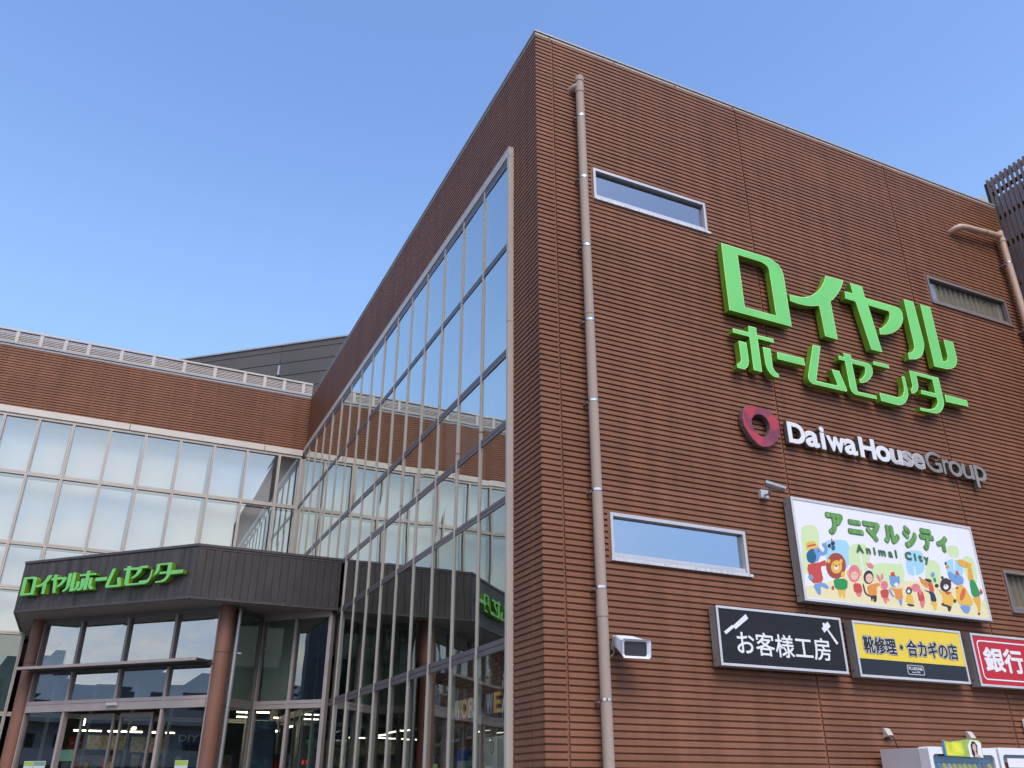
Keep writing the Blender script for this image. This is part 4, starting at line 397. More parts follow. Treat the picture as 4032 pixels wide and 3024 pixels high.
def punched_window(i, a, b, c, d, fr, gl, sillm, curtain):
    P = PR(); w = MB(); t = 0.038
    w.pbox(P, a, a+t, c, d, -0.09, 0.012); w.pbox(P, b-t, b, c, d, -0.09, 0.012)
    w.pbox(P, a+t, b-t, d-t-0.004, d, -0.09, 0.012); w.pbox(P, a+t, b-t, c, c+0.016, -0.09, 0.008); w.pbox(P, a+t, b-t, c+0.022, c+0.066, -0.09, -0.006)
    w.pbox(P, a-0.032, a, c-0.014, d+0.03, -0.03, -0.006, 1); w.pbox(P, b, b+0.032, c-0.014, d+0.03, -0.03, -0.006, 1); w.pbox(P, a, b, d, d+0.03, -0.03, -0.006, 1)
    f = w.build('window', [fr, 'siding'], block)
    w = MB(); w.quad(P(a+t, c+0.06, -0.05), P(b-t, c+0.06, -0.05), P(b-t, d-t, -0.05), P(a+t, d-t, -0.05)); w.build('pane', gl, f)
    w = MB(); w.pbox(P, a-0.012, b+0.04, c-0.036, c-0.001, -0.02, 0.03); w.build('sill', sillm, f)
    w = MB()
    if curtain:
        n = 96; vs = []
        for k in range(n+1):
            u = a + (b-a)*k/n; dd = -0.095 - 0.022*math.cos(2*math.pi*k/6); vs += [P(u, c, dd), P(u, d, dd)]
        w.add(vs, [(2*k, 2*k+2, 2*k+3, 2*k+1) for k in range(n)]); w.build('curtain', 'curtain', f)
    else:
        w.pbox(P, a-0.1, b+0.1, c-0.1, d+0.1, -1.2, -1.1); w.build('blind', 'interior_mid', f)
    return f
punched_window(0, *WIN[0], 'aluminium', 'glass_window_dim', 'sill_metal', False)
punched_window(1, *WIN[1], 'aluminium', 'glass_window', 'sill_metal', False)
punched_window(2, *WIN[2], 'frame_taupe', 'glass_dull', 'frame_taupe', True)
punched_window(3, *WIN[3], 'frame_taupe', 'glass_dull', 'frame_taupe', True)

# ---- curtain wall on the side: frame > mullions, transoms, bays of glass
P = PL(); Y0 = 0.835; BAY = 0.863; NB = 16
MUL = [Y0 + BAY*k for k in range(1, NB)]
TR = [(9.84, 9.977), (8.37, 8.465), (6.66, 6.77), (5.635, 5.74), (4.63, 4.725), (2.90, 3.03), (0.0, 0.12)]
w = MB()
w.pbox(P, 0.765, Y0, 0.0, 7.15, -0.02, 0.075, 0, 0.004); w.pbox(P, 0.765, Y0, 7.156, 9.974, -0.02, 0.075, 0, 0.004); w.pbox(P, 0.768, Y0-0.003, 7.147, 7.159, -0.02, 0.068, 1)
w.pbox(P, 0.765, Y0+0.002, 9.980, 10.148, -0.02, 0.078, 0, 0.004)
for a, b in ((Y0+0.004, 3.6), (3.605, 7.0), (7.005, 10.4), (10.405, YF-0.07)): w.pbox(P, a, b, 9.985, 10.146, -0.02, 0.078, 0, 0.004)
curtain = flip(w).build('curtain_wall', ['beige_metal', 'dark_gap'], block)
for y in MUL:
    w = MB(); w.pbox(P, y-0.022, y-0.005, 0.0, 9.96, -0.01, 0.072); w.pbox(P, y+0.005, y+0.022, 0.0, 9.96, -0.01, 0.072); w.pbox(P, y-0.005, y+0.005, 0.0, 9.96, -0.01, 0.060, 1)
    zj = 5.9 - 0.02*y; w.pbox(P, y-0.028, y+0.028, zj, zj+0.012, 0.0, 0.074, 1)
    flip(w).build('mullion', ['beige_metal', 'mullion_dark'], curtain)
for z0, z1 in TR:
    w = MB(); zm = (z0+z1)/2
    for k in range(NB):
        a, b = Y0 + BAY*k + (0.027 if k else 0.0), Y0 + BAY*(k+1) - 0.027
        w.pbox(P, a, b, z0, zm-0.004, -0.01, 0.064); w.pbox(P, a, b, zm+0.004, z1, -0.01, 0.064); w.pbox(P, a, b, zm-0.004, zm+0.004, -0.01, 0.050, 1)
    flip(w).build('transom', ['mullion_dark', 'dark_gap'], curtain)
rows = [(TR[i+1][1], TR[i][0]) for i in range(len(TR)-1)]
for k in range(NB):
    w = MB(); a, b = Y0 + BAY*k, Y0 + BAY*(k+1)
    for ri, (z0, z1) in enumerate(rows):
        j = [random.uniform(-0.0035, 0.0035) for _ in range(4)]
        w.quad(P(a, z0, 0.053+j[0]), P(b, z0, 0.053+j[1]), P(b, z1, 0.053+j[2]), P(a, z1, 0.053+j[3]), 1 if ri == 5 else (2 if ri == 4 else 0))
    flip(w).build('glazing', ['glass_side', 'glass_clear', 'glass_tint'], curtain)

# ================================================================ the rear wing
wing = thing('store_wing', (-8, YF, 0), 'long low store wing with pale glazing, brown cladding and a slatted roof rail', 'building')
P = PF(); XW = -16.0
w = MB(); cladding(w, P, XW, 0.0, 10.06, 11.716, [-14.5, -11.54, -8.57, -5.593, -2.63], mit1=-1); w.build('wall', 'siding', wing)
w = MB()
for d1, z0, z1, mi in ((0.01, 11.716, 11.765, 0), (-0.004, 11.765, 11.782, 1), (0.03, 11.782, 11.83, 0)): w.pbox(P, XW, -0.004, z0, z1, -0.3, d1, mi)
w.build('coping', ['grey_flashing', 'dark_gap'], wing)
w = MB(); xs = [XW, -11.55, -8.06, -4.60, -1.14, -0.08]
for a, b in zip(xs, xs[1:]): w.pbox(P, a+0.006, b-0.006, 9.900, 10.072, -0.03, 0.085, 0, 0.004)
w.pbox(P, XW, -0.08, 9.93, 10.06, -0.03, 0.07, 1)
w.build('trim_band', ['beige_trim', 'dark_gap'], wing)
rail = None
w = MB(); w.pbox(P, XW, -0.005, 12.145, 12.20, -0.07, 0.02, 0, 0.006); w.pbox(P, XW, -0.005, 11.835, 11.85, -0.05, 0.0); rail = w.build('roof_rail', 'rail_paint', wing)
posts = [-0.275, -0.827, -1.38, -1.935, -2.753, -3.567, -4.365, -5.17, -5.982, -6.536, -7.107, -7.662, -8.22, -9.03, -9.84, -10.65, -11.46, -12.3, -13.1, -13.9, -14.7, -15.5]
for x in posts:
    w = MB(); w.pbox(P, x-0.043, x+0.043, 11.832, 12.144, -0.06, 0.012); w.build('post', 'rail_paint', rail)
w = MB(); z = 11.862
while z < 12.10:
    a, b = P(XW, z, -0.05), P(-0.10, z, -0.05); c, d = P(-0.10, z+0.020, -0.020), P(XW, z+0.020, -0.020)
    w.pbox(P, XW, -0.005, z, z+0.021, -0.045, -0.012); z += 0.046
w.build('slats', 'rail_paint', rail)
w = MB(); w.pbox(P, XW, -0.005, 11.83, 12.12, -0.22, -0.20); w.build('rail_backing', 'mullion_dark', rail)
w = MB(); w.box(XW, 0.0, YF+0.03, YF+9, 11.45, 11.55); w.box(XW, 0.0, YF+9, YF+9.1, 0, 11.5); w.box(XW-0.1, XW, YF+0.02, YF+9.1, 0, 11.7)
w.box(XW, 0.0, YF+0.06, YF+9, 4.56, 4.66); w.build('roof', 'interior_mid', wing)
WM = [-0.10, -0.70, -1.57, -2.44, -3.303, -4.166, -5.017, -5.884, -6.663, -7.437, -8.30, -9.16, -10.03, -10.9, -11.76, -12.6, -13.5, -14.3, -15.2, XW+0.03]
w = MB(); w.pbox(P, XW, -0.10, 9.830, 9.895, -0.06, 0.055); w.pbox(P, -0.135, -0.012, 0, 9.83, -0.06, 0.06); cw = w.build('curtain_wall', 'beige_metal', wing)
for x in WM[1:]:
    w = MB(); w.pbox(P, x-0.030, x-0.003, 0, 9.829, -0.06, 0.075); w.pbox(P, x+0.003, x+0.030, 0, 9.829, -0.06, 0.075); w.pbox(P, x-0.003, x+0.003, 0, 9.829, -0.06, 0.066, 1); w.build('mullion', ['beige_metal', 'mullion_dark'], cw)
WT = [(8.367, 8.466), (6.67, 6.755), (5.62, 5.72), (4.63, 4.70), (2.90, 2.99), (0.0, 0.12)]
for z0, z1 in WT:
    w = MB(); zm = (z0+z1)/2
    for a, b in zip(WM[1:], WM):
        w.pbox(P, a+0.031, b-0.031, z0, zm-0.004, -0.06, 0.062); w.pbox(P, a+0.031, b-0.031, zm+0.004, z1, -0.06, 0.05); w.pbox(P, a+0.031, b-0.031, zm-0.004, zm+0.004, -0.06, 0.04, 1)
    w.build('transom', ['beige_metal', 'mullion_dark'], cw)
lv = [(8.466, 9.83), (6.755, 8.367), (5.72, 6.67), (4.70, 5.62), (2.99, 4.63), (0.12, 2.90)]
for b, a in zip(WM, WM[1:]):
    w = MB()
    for ri, (z0, z1) in enumerate(lv):
        if a > -5.9 and z1 < 5: continue
        j = [random.uniform(-0.004, 0.004) for _ in range(4)]
        w.quad(P(a, z0, j[0]), P(b, z0, j[1]), P(b, z1, j[2]), P(a, z1, j[3]), 1 if ri >= 4 else 0)
    w.build('glazing', ['glass_front', 'glass_tint'], cw)
w = MB()
for k, (b, a) in enumerate(zip(WM, WM[1:])):
    for z0, z1 in ((8.44, 9.84), (6.73, 8.38), (5.70, 6.68), (4.68, 5.63)): w.pbox(P, a+0.03, b-0.05 - (0.04 if k % 2 else 0), z0, z1, -0.36, -0.35)
    if a < -6: w.pbox(P, a+0.03, b-0.03, 2.97, 4.64, -0.36, -0.35)
w.build('roller_blinds', 'blind', wing)
w = MB(); w.pbox(P, XW, -6.2, 0, 4.5, -3.0, -2.9); w.build('inner_wall', 'interior_dark', wing)

# ================================================================ grey upper hall far behind
hall = thing('upper_hall', (-3.35, 28, 0), 'dark grey panelled upper hall rising behind the roof rail', 'building')
dH = Vector((-0.754, 0.657, 0)); nH = Vector((-0.657, -0.754, 0)); p0 = Vector((-3.35, 28, 0))
PH = lambda u, v, d=0.0: tuple(p0 + dH*u + nH*d + Vector((0, 0, v)))
w = MB(); zs = [18.17, 17.59, 17.0, 16.42, 15.83, 15.25]
us = [-16.0, -12.9, -8.93, -4.975, -1.0, 2.95, 6.9]
for z1, z0 in zip(zs, zs[1:]):
    for a, b in zip(us, us[1:]): w.pbox(PH, a+0.012, b-0.012, z0+0.014, z1-0.014, -0.1, 0.0, 0, 0.006)
for a, b in zip(us, us[1:]): w.pbox(PH, a+0.012, b-0.012, 18.184, 18.45, -0.1, 0.0)
w.pbox(PH, us[0], us[-1], 11.0, 18.44, -12.0, -0.03, 1); flip(w).build('wall_panels', ['hall_panel', 'dark_gap'], hall)
w = MB(); w.pbox(PH, us[0], us[-1], 18.452, 18.52, -12.0, 0.05); flip(w).build('coping', 'grey_flashing', hall)
w = MB(); w.pbox(PH, -5.02, -4.93, 17.05, 17.5, 0.0, 0.06); flip(w).build('vent_hood', 'steel_dull', hall)

# ================================================================ entrance porch
porch = thing('entrance_porch', (-3.0, 10.5, 0), 'dark flat roofed entrance porch with a cut corner and glass doors', 'porch')
ZS, ZP = 4.70, 5.716
A_, B_, C_, D_, E_ = (-0.085, 8.827), (-2.889, 8.827), (-5.96, 11.898), (-5.96, 14.5), (-0.085, 14.5)
w = MB(); w.prism([A_, B_, C_, D_, E_], ZS-0.01, ZS+0.02); w.build('soffit', 'soffit', porch)
w = MB(); ins = [(-0.09, 8.87), (-2.87, 8.87), (-5.92, 11.92), (-5.92, 14.48), (-0.09, 14.48)]; w.prism(ins, ZP-0.03, ZP); w.build('roof', 'canopy_trim', porch)
PY = lambda u, v, d=0.0: (u, 8.827 - d, v)
w = MB(); k = 0; x = -2.862
while x < -0.12:
    x1 = min(x + 0.1432, -0.088); dd = random.uniform(0, 0.004)
    w.pbox(PY, x+0.0025, x1-0.0025, ZS+0.012, ZP-0.092, -0.03, 0.0+dd, 0, 0.003); x = x1
w.pbox(PY, -2.88, -0.09, ZS, ZP-0.05, -0.06, -0.012, 1); w.build('panelled_fascia', ['canopy_panel', 'dark_gap'], porch)
w = MB(); PCf = PC(5.938); uL, uR = (-5.96-11.898)/S2, (-2.889-8.827)/S2
w.pbox(PCf, uL+0.002, uR-0.03, ZS+0.012, ZP-0.056, -0.03, 0.0); w.build('sign_fascia', 'canopy_sheet', porch)
w = MB()
for kk in range(14): w.pbox(PCf, uL+0.1 + kk*0.318, uL+0.118 + kk*0.318, ZP-0.098, ZP-0.08, 0.0, 0.006)
for kk in range(5): w.pbox(PY, -2.75 + kk*0.62, -2.735 + kk*0.62, ZP-0.078, ZP-0.064, 0.0, 0.010, 0)
w.build('rivets', 'mullion_dark', porch)
w = MB()
w.pbox(PCf, uL-0.01, uR+0.006, ZP-0.05, ZP+0.004, -0.08, 0.022, 0, 0.004); w.pbox(PY, -2.896, -0.09, ZP-0.05, ZP+0.004, -0.08, 0.022, 0, 0.004); w.pbox(PY, -2.87, -0.09, ZP-0.088, ZP-0.058, -0.06, 0.010)
w.pbox(PCf, uL-0.005, uR, ZS-0.024, ZS+0.008, -0.06, 0.012); w.pbox(PY, -2.885, -0.09, ZS-0.024, ZS+0.008, -0.06, 0.014)
w.pbox(PCf, uR-0.04, uR-0.003, ZS+0.01, ZP-0.06, -0.02, 0.008); w.pbox(PY, -2.884, -2.866, ZS+0.01, ZP-0.06, -0.02, 0.006)
w.box(-5.97, -5.93, 11.90, 14.5, ZS-0.024, ZP); w.build('fascia_trim', 'canopy_trim', porch)
# columns with a steel ring
PG = PC(7.20)
cols = [(-12.87, 0), (-8.10, 1)]
for u, k in cols:
    cx, cyy, _ = PG(u, 0, -0.02); w = MB(); w.tube([(cx, cyy, 0), (cx, cyy, ZS-0.012)], 0.145, 28)
    c = w.build('column', 'column', porch); w = MB(); w.tube([(cx, cyy, 3.80), (cx, cyy, 3.812)], 0.147, 28); w.build('ring', 'dark_gap', c)
# porch front glazing: mullions, ledge, header, doors
FU = [-12.735, -11.705, -10.485, -9.30, -8.27]
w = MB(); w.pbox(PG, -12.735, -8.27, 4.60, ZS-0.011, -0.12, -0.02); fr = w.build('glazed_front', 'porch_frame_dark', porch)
for i, u in enumerate(FU):
    z0 = 3.05 if i == 2 else 0.0
    w = MB(); w.pbox(PG, u-0.030, u+0.030, z0, 4.60, -0.12, 0.0, 0, 0.003); w.build('mullion', 'porch_frame', fr)
w = MB(); w.pbox(PG, -12.75, -8.33, 3.645, 3.680, -0.1, 0.405, 1); w.pbox(PG, -12.75, -8.33, 3.628, 3.684, 0.405, 0.43, 0, 0.004); w.pbox(PG, -12.7, -8.28, 3.60, 3.645, -0.1, 0.03, 1); w.build('ledge', ['porch_frame', 'ledge_under_shade'], fr)
w = MB(); w.pbox(PG, -12.70, -8.30, 2.990, 3.055, -0.1, 0.004); w.pbox(PG, -12.70, -8.30, 2.845, 2.982, -0.1, 0.016); w.pbox(PG, -12.70, -8.30, 2.98, 2.992, -0.1, -0.004, 1); w.build('door_header', ['porch_frame', 'dark_gap'], fr)
for i in range(4):
    w = MB()
    for z0, z1, mi in ((3.70, 4.60, 0), (3.055, 3.60, 0)):
        j = [random.uniform(-0.004, 0.004) for _ in range(4)]
        w.quad(PG(FU[i], z0, -0.06+j[0]), PG(FU[i+1], z0, -0.06+j[1]), PG(FU[i+1], z1, -0.06+j[2]), PG(FU[i], z1, -0.06+j[3]))
    w.build('transom_light', 'glass_porch', fr)
for i in (0, 3):
    w = MB(); w.quad(PG(FU[i], 0, -0.06), PG(FU[i+1], 0, -0.06), PG(FU[i+1], 2.845, -0.06), PG(FU[i], 2.845, -0.06)); w.build('side_light', 'glass_clear', fr)
for u0, u1 in ((-11.40, -10.55), (-10.42, -9.62)):       # sliding leaves, a little open
    w = MB(); t = 0.05
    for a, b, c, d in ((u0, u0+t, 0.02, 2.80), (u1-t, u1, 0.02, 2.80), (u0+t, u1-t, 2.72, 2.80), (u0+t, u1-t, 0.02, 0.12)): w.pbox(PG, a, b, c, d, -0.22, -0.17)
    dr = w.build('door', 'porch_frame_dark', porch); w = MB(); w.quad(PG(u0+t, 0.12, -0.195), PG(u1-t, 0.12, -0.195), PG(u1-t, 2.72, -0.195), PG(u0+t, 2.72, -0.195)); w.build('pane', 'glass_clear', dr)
w = MB(); w.pbox(PG, -10.61, -10.34, 2.915, 2.978, 0.016, 0.075, 0, 0.012); tag(w.build('door_sensor', ['aluminium'], porch), 'small silver door sensor bar')
# short return wall and the glazing beside the side wall
PN = lambda u, v, d=0.0: (-1.905 + u/S2 - d/S2, 9.455 + u/S2 + d/S2, v)     # runs along (+,+), faces (-,+)?
w = MB()
PNr = lambda u, v, d=0.0: (-1.905 + u/S2 + d/S2, 9.455 + u/S2 - d/S2, v)
for u in (0.0, 0.84): w.pbox(PNr, u-0.03, u+0.03, 0, 4.62, -0.08, 0.0)
w.pbox(PNr, 0.03, 0.81, 2.87, 3.02, -0.08, -0.005); w.pbox(PNr, 0.0, 0.84, 4.58, ZS-0.011, -0.08, 0.0)
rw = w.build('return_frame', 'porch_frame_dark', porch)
w = MB(); w.quad(PNr(0, 3.02, -0.03), PNr(0.84, 3.02, -0.03), PNr(0.84, 4.6, -0.03), PNr(0, 4.6, -0.03), 0); w.quad(PNr(0, 0, -0.03), PNr(0.84, 0, -0.03), PNr(0.84, 2.87, -0.03), PNr(0, 2.87, -0.03), 1); w.build('pane', ['glass_spandrel', 'glass_clear'], rw)
PQ = PC(8.76); QU = [-8.04, -7.25, -6.44]
w = MB()
for i, u in enumerate(QU): w.pbox(PQ, u-0.03 - (0.02 if i == 2 else 0), u+0.03, 0, 4.62, -0.1, 0.0 if i < 2 else 0.012)
w.pbox(PQ, -8.01, -6.49, 2.955, 3.02, -0.1, -0.004); w.pbox(PQ, -8.01, -6.49, 2.87, 2.948, -0.1, 0.002); w.pbox(PQ, -8.04, -6.44, 4.58, ZS-0.011, -0.1, 0.0)
qf = w.build('side_frame', 'porch_frame', porch)
for i in range(2):
    w = MB(); a, b = QU[i], QU[i+1]
    w.quad(PQ(a, 3.02, -0.05), PQ(b, 3.02, -0.048), PQ(b, 4.6, -0.05), PQ(a, 4.6, -0.052), 0); w.quad(PQ(a, 0, -0.05), PQ(b, 0, -0.05), PQ(b, 2.87, -0.05), PQ(a, 2.87, -0.05), 1); w.build('pane', ['glass_spandrel' if i == 0 else 'glass_tint', 'glass_clear'], qf)
w = MB()      # panel infill left of the left column, to the wing
PS = lambda u, v, d=0.0: (-5.60 - d, u, v)
w.pbox(PS, 12.7, 12.76, 0, 4.69, -0.06, 0.0); w.pbox(PS, 14.4, 14.46, 0, 4.69, -0.06, 0.0); w.pbox(PS, 12.76, 14.4, 2.88, 3.0, -0.06, 0.0); lf = flip(w).build('left_frame', 'porch_frame', porch)
w = MB(); w.quad(PS(12.76, 0, -0.03), PS(14.4, 0, -0.03), PS(14.4, 4.6, -0.03), PS(12.76, 4.6, -0.03)); flip(w).build('pane', 'glass_tint', lf)

w = MB(); w.pbox(PNr, 0.04, 0.80, 3.03, 4.57, -0.12, -0.10); w.pbox(PQ, -8.0, -7.29, 3.03, 4.57, -0.16, -0.14); w.build('spandrel_boards', 'spandrel', porch)

# downpipe beside the right column
p = Vector(PNr(-0.02, 0, 0.06)); dp = thing('steel_downpipe', (p.x, p.y, 0), 'thin grey steel downpipe beside the right porch column', 'downpipe')
w = MB(); w.tube([(p.x, p.y, 0), (p.x, p.y, 4.66)], 0.045, 16); w.build('tube', 'steel_dull', dp)
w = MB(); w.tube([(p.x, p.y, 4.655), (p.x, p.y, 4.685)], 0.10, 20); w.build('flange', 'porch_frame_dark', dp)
w = MB(); w.tube([(p.x, p.y, 2.86), (p.x, p.y, 2.885)], 0.052, 16); w.box(p.x, p.x+0.12, p.y-0.004, p.y+0.004, 3.82, 3.835); w.build('bracket', 'steel', dp)

# ================================================================ green lettering
TOP = ['ro', 'i', 'ya', 'ru_a', 'ru_b']
def channel_letters(parent, names, P, boxes=None, depth=0.105, fm='green_face', inset=0.012):
    for nm in names:
        rings = LETTERS[nm]
        if boxes:
            xs_ = [q[0] for r in rings for q in r]; zs_ = [q[1] for r in rings for q in r]; x0, x1, z0, z1 = min(xs_), max(xs_), min(zs_), max(zs_); b = boxes[nm]
            rings = [[(b[0] + (q[0]-x0)/(x1-x0)*(b[1]-b[0]), b[2] + (q[1]-z0)/(z1-z0)*(b[3]-b[2])) for q in r] for r in rings]
        w = MB(); add_shape(w, P, rings, 0.0, depth, 0, 1); o = w.build('letter', ['green_side', 'green_edge'], parent)
        w = MB(); add_shape(w, P, rings, depth-0.004, depth+0.002, 0, 0, -inset); w.build('letter_face', fm, o)
s1 = thing('wall_lettering', (5.2, -0.05, 6.65), 'huge green katakana letters in two rows high on the brown front wall', 'sign')
channel_letters(s1, list(LETTERS), PR(0.045))
BX = dict(ro=(-12.434, -12.075, 4.977, 5.348), i=(-12.054, -11.68, 4.975, 5.345), ya=(-11.69, -11.30, 4.974, 5.342), ru_a=(-11.326, -11.17, 4.98, 5.343), ru_b=(-11.149, -10.93, 4.977, 5.345),
    ho_a=(-10.958, -10.55, 4.978, 5.357), ho_b=(-10.955, -10.81, 4.978, 5.21), ho_c=(-10.70, -10.566, 4.979, 5.21), bar_a=(-10.546, -10.262, 5.133, 5.2), mu=(-10.26, -9.88, 4.984, 5.35),
    se=(-9.877, -9.435, 4.988, 5.367), n_a=(-9.496, -9.30, 5.298, 5.345), n_b=(-9.45, -9.174, 4.99, 5.262), ta=(-9.12, -8.735, 4.993, 5.357), bar_b=(-8.725, -8.449, 5.128, 5.204))
pc = PC(5.898)(-10.4, 4.97)
s2 = thing('canopy_lettering', pc, 'one row of green katakana letters on the dark porch fascia', 'sign')
channel_letters(s2, list(LETTERS), PC(5.915), BX, 0.115, 'green_face_small', 0.004)

# ================================================================ company sign: emblem and letters
em = thing('ring_emblem', (3.29, -0.03, 5.58), 'round red ring emblem beside the white letters on the wall', 'emblem')
w = MB(); add_shape(w, PR(0.03), RING, 0.0, 0.066, 0, 0); w.build('ring_body', 'logo_side', em)
w = MB(); add_shape(w, PR(0.03), RING, 0.062, 0.072, 0, 0, -0.006); w.build('ring_face', 'logo_red', em)
w = MB()
for r in RINGDARK: add_shape(w, PR(0.03), [r], 0.070, 0.0745, 0, 0)
w.build('maroon_bands', 'logo_dark', em)  # darker maroon parts of the printed ring gradient
ds = thing('group_lettering', (5.6, -0.03, 5.6), 'row of white and grey latin letters beside the red ring emblem', 'sign')
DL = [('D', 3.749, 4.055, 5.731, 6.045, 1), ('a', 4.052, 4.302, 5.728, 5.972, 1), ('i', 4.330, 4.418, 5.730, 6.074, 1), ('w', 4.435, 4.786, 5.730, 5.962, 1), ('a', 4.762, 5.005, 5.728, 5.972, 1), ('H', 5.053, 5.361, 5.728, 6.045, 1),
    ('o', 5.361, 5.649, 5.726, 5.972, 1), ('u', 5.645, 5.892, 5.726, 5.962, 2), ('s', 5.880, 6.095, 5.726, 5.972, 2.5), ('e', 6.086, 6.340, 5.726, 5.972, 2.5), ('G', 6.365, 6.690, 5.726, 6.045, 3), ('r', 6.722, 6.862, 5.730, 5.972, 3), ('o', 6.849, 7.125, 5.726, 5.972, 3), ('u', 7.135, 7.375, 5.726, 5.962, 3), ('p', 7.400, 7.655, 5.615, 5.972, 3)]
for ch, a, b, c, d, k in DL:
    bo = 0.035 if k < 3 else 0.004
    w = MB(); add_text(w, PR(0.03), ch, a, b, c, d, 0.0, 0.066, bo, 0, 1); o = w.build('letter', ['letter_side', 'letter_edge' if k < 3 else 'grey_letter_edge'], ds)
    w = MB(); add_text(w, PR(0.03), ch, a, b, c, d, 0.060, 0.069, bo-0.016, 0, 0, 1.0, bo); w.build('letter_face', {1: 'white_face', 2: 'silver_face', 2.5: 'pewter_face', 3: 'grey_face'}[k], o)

# ================================================================ box signs
def sign_box(name, a, b, c, d, label, face, fw=0.03, rim='box_frame'):
    t = thing(name, ((a+b)/2, -0.1, c), label, 'sign'); P = PR()
    w = MB(); w.pbox(P, a, b, c, d, 0.03, 0.095); w.pbox(P, a+0.003, b-0.003, c+0.003, d-0.003, 0.095, 0.102); w.pbox(P, a, b, c, d, 0.102, 0.160)
    cs = w.build('case', 'box_side', t)
    w = MB()
    for z in (c+0.08, d-0.08):
        q = Vector((a, -0.065, z)); w.tube([q, q + Vector((-0.004, 0, 0))], 0.014, 12)
    w.build('bolt_head', 'steel', cs)
    w = MB()
    for u0, u1, v0, v1 in ((a, b, d-fw, d), (a, b, c, c+fw), (a, a+fw, c+fw, d-fw), (b-fw, b, c+fw, d-fw)): w.pbox(P, u0, u1, v0, v1, 0.150, 0.172, 0, 0.003)
    w.build('frame', rim, t)
    w = MB(); w.pbox(P, a+fw, b-fw, c+fw, d-fw, 0.14, 0.164); w.build('face_panel', face, t)
    return t
PP = PR(0.1645)
t = sign_box('picture_sign', 3.552, 6.905, 3.573, 4.917, 'large white sign box with a parade of cartoon animals', 'sign_white', 0.036)
w = MB(); names = sorted(set(a for a, _ in ART)); idx = {n: i for i, n in enumerate(names)}
lay = 0.0
for i, (cname, pts) in enumerate(ART):
    lay = 0.0004 + i*0.00004; add_shape(w, PP, [pts], 0.0, lay, idx[cname], idx[cname])
w.build('printed_animals', ['art_' + n for n in names], t)
AL = [('ア', 4.11, 4.42, 4.478, 4.785), ('ニ', 4.473, 4.752, 4.53, 4.735), ('マ', 4.757, 5.075, 4.470, 4.748), ('ル', 5.112, 5.415, 4.478, 4.742), ('シ', 5.478, 5.755, 4.455, 4.777), ('テ', 5.800, 6.085, 4.455, 4.777), ('ィ', 6.112, 6.352, 4.470, 4.710)]
w = MB()
for ch, a, b, c, d in AL: add_bold(w, PP, ch, a, b, c, d, 0.006, 0.0080, 0.026, 0, n=14); add_bold(w, PP, ch, a, b, c, d, 0.006, 0.0095, 0.018, 1, n=14, inset=0.026)
w.build('title_lettering', ['print_green_edge', 'print_green'], t)
w = MB(); add_bold(w, PP, 'A n i m a l   C i t y', 4.56, 5.895, 4.255, 4.398, 0.006, 0.0090, 0.008, 0); w.build('small_lettering', 'print_green_dark', t)

t = sign_box('workshop_sign', 2.170, 4.083, 2.730, 3.402, 'black sign box with white Japanese writing, knife and hammer', 'sign_black')
w = MB(); add_bold(w, PP, 'お客様工房', 2.425, 3.842, 2.868, 3.135, 0.0, 0.003, 0.0035); w.build('lettering', 'print_white', t)
w = MB(); add_shape(w, PP, [KNIFE], 0.0, 0.003); w.build('knife_symbol', 'print_white', t)
w = MB(); add_shape(w, PP, [HAMMER], 0.0, 0.003); w.build('hammer_symbol', 'print_white', t)
t = sign_box('shoe_repair_sign', 4.270, 6.200, 2.712, 3.390, 'yellow and black sign box with outlined Japanese writing', 'sign_yellow')
w = MB(); w.pbox(PP, 4.302, 6.168, 2.744, 2.934, 0.0, 0.001); w.build('black_band', 'sign_navy', t)
w = MB(); tx = '靴修理・合カギの店'
add_bold(w, PP, tx, 4.400, 6.078, 3.000, 3.220, 0.0, 0.0020, 0.0185, 0, 0.98, 14, 0.012); add_bold(w, PP, tx, 4.400, 6.078, 3.000, 3.220, 0.0, 0.0035, 0.0135, 1, 0.98, 14, 0.012); add_bold(w, PP, tx, 4.400, 6.078, 3.000, 3.220, 0.0, 0.0050, 0.0065, 0, 0.98, 10, 0.012)
w.build('lettering', ['print_black', 'print_white'], t)
w = MB()
def rrect(a, b, c, d, r, n=5):
    out = []
    for cx_, cy_, a0 in ((b-r, d-r, 0), (a+r, d-r, 90), (a+r, c+r, 180), (b-r, c+r, 270)):
        for k in range(n+1): th = math.radians(a0 + 90*k/n); out.append((cx_ + r*math.cos(th), cy_ + r*math.sin(th)))
    return out
add_shape(w, PP, [rrect(5.09, 5.382, 2.782, 2.898, 0.02), rrect(5.096, 5.376, 2.788, 2.892, 0.016)], 0.0, 0.003)
add_text(w, PP, 'PLUSONE', 5.115, 5.36, 2.838, 2.876, 0.0, 0.003, 0.01); add_text(w, PP, 'since 1990', 5.165, 5.305, 2.803, 2.825, 0.0, 0.003, 0.0); w.build('badge', 'print_white', t)
t = sign_box('bank_sign', 6.388, 8.32, 2.700, 3.384, 'red sign box with white bank writing at the row end', 'sign_red')
w = MB(); add_shape(w, PP, [rrect(6.48, 8.23, 2.785, 3.300, 0.07), rrect(6.498, 8.212, 2.803, 3.282, 0.055)], 0.0, 0.003); w.build('border_line', 'print_white', t)
w = MB(); add_bold(w, PP, '銀行ATM', 6.560, 8.14, 2.892, 3.215, 0.0, 0.004, 0.011, 0); w.build('lettering', 'print_white', t)

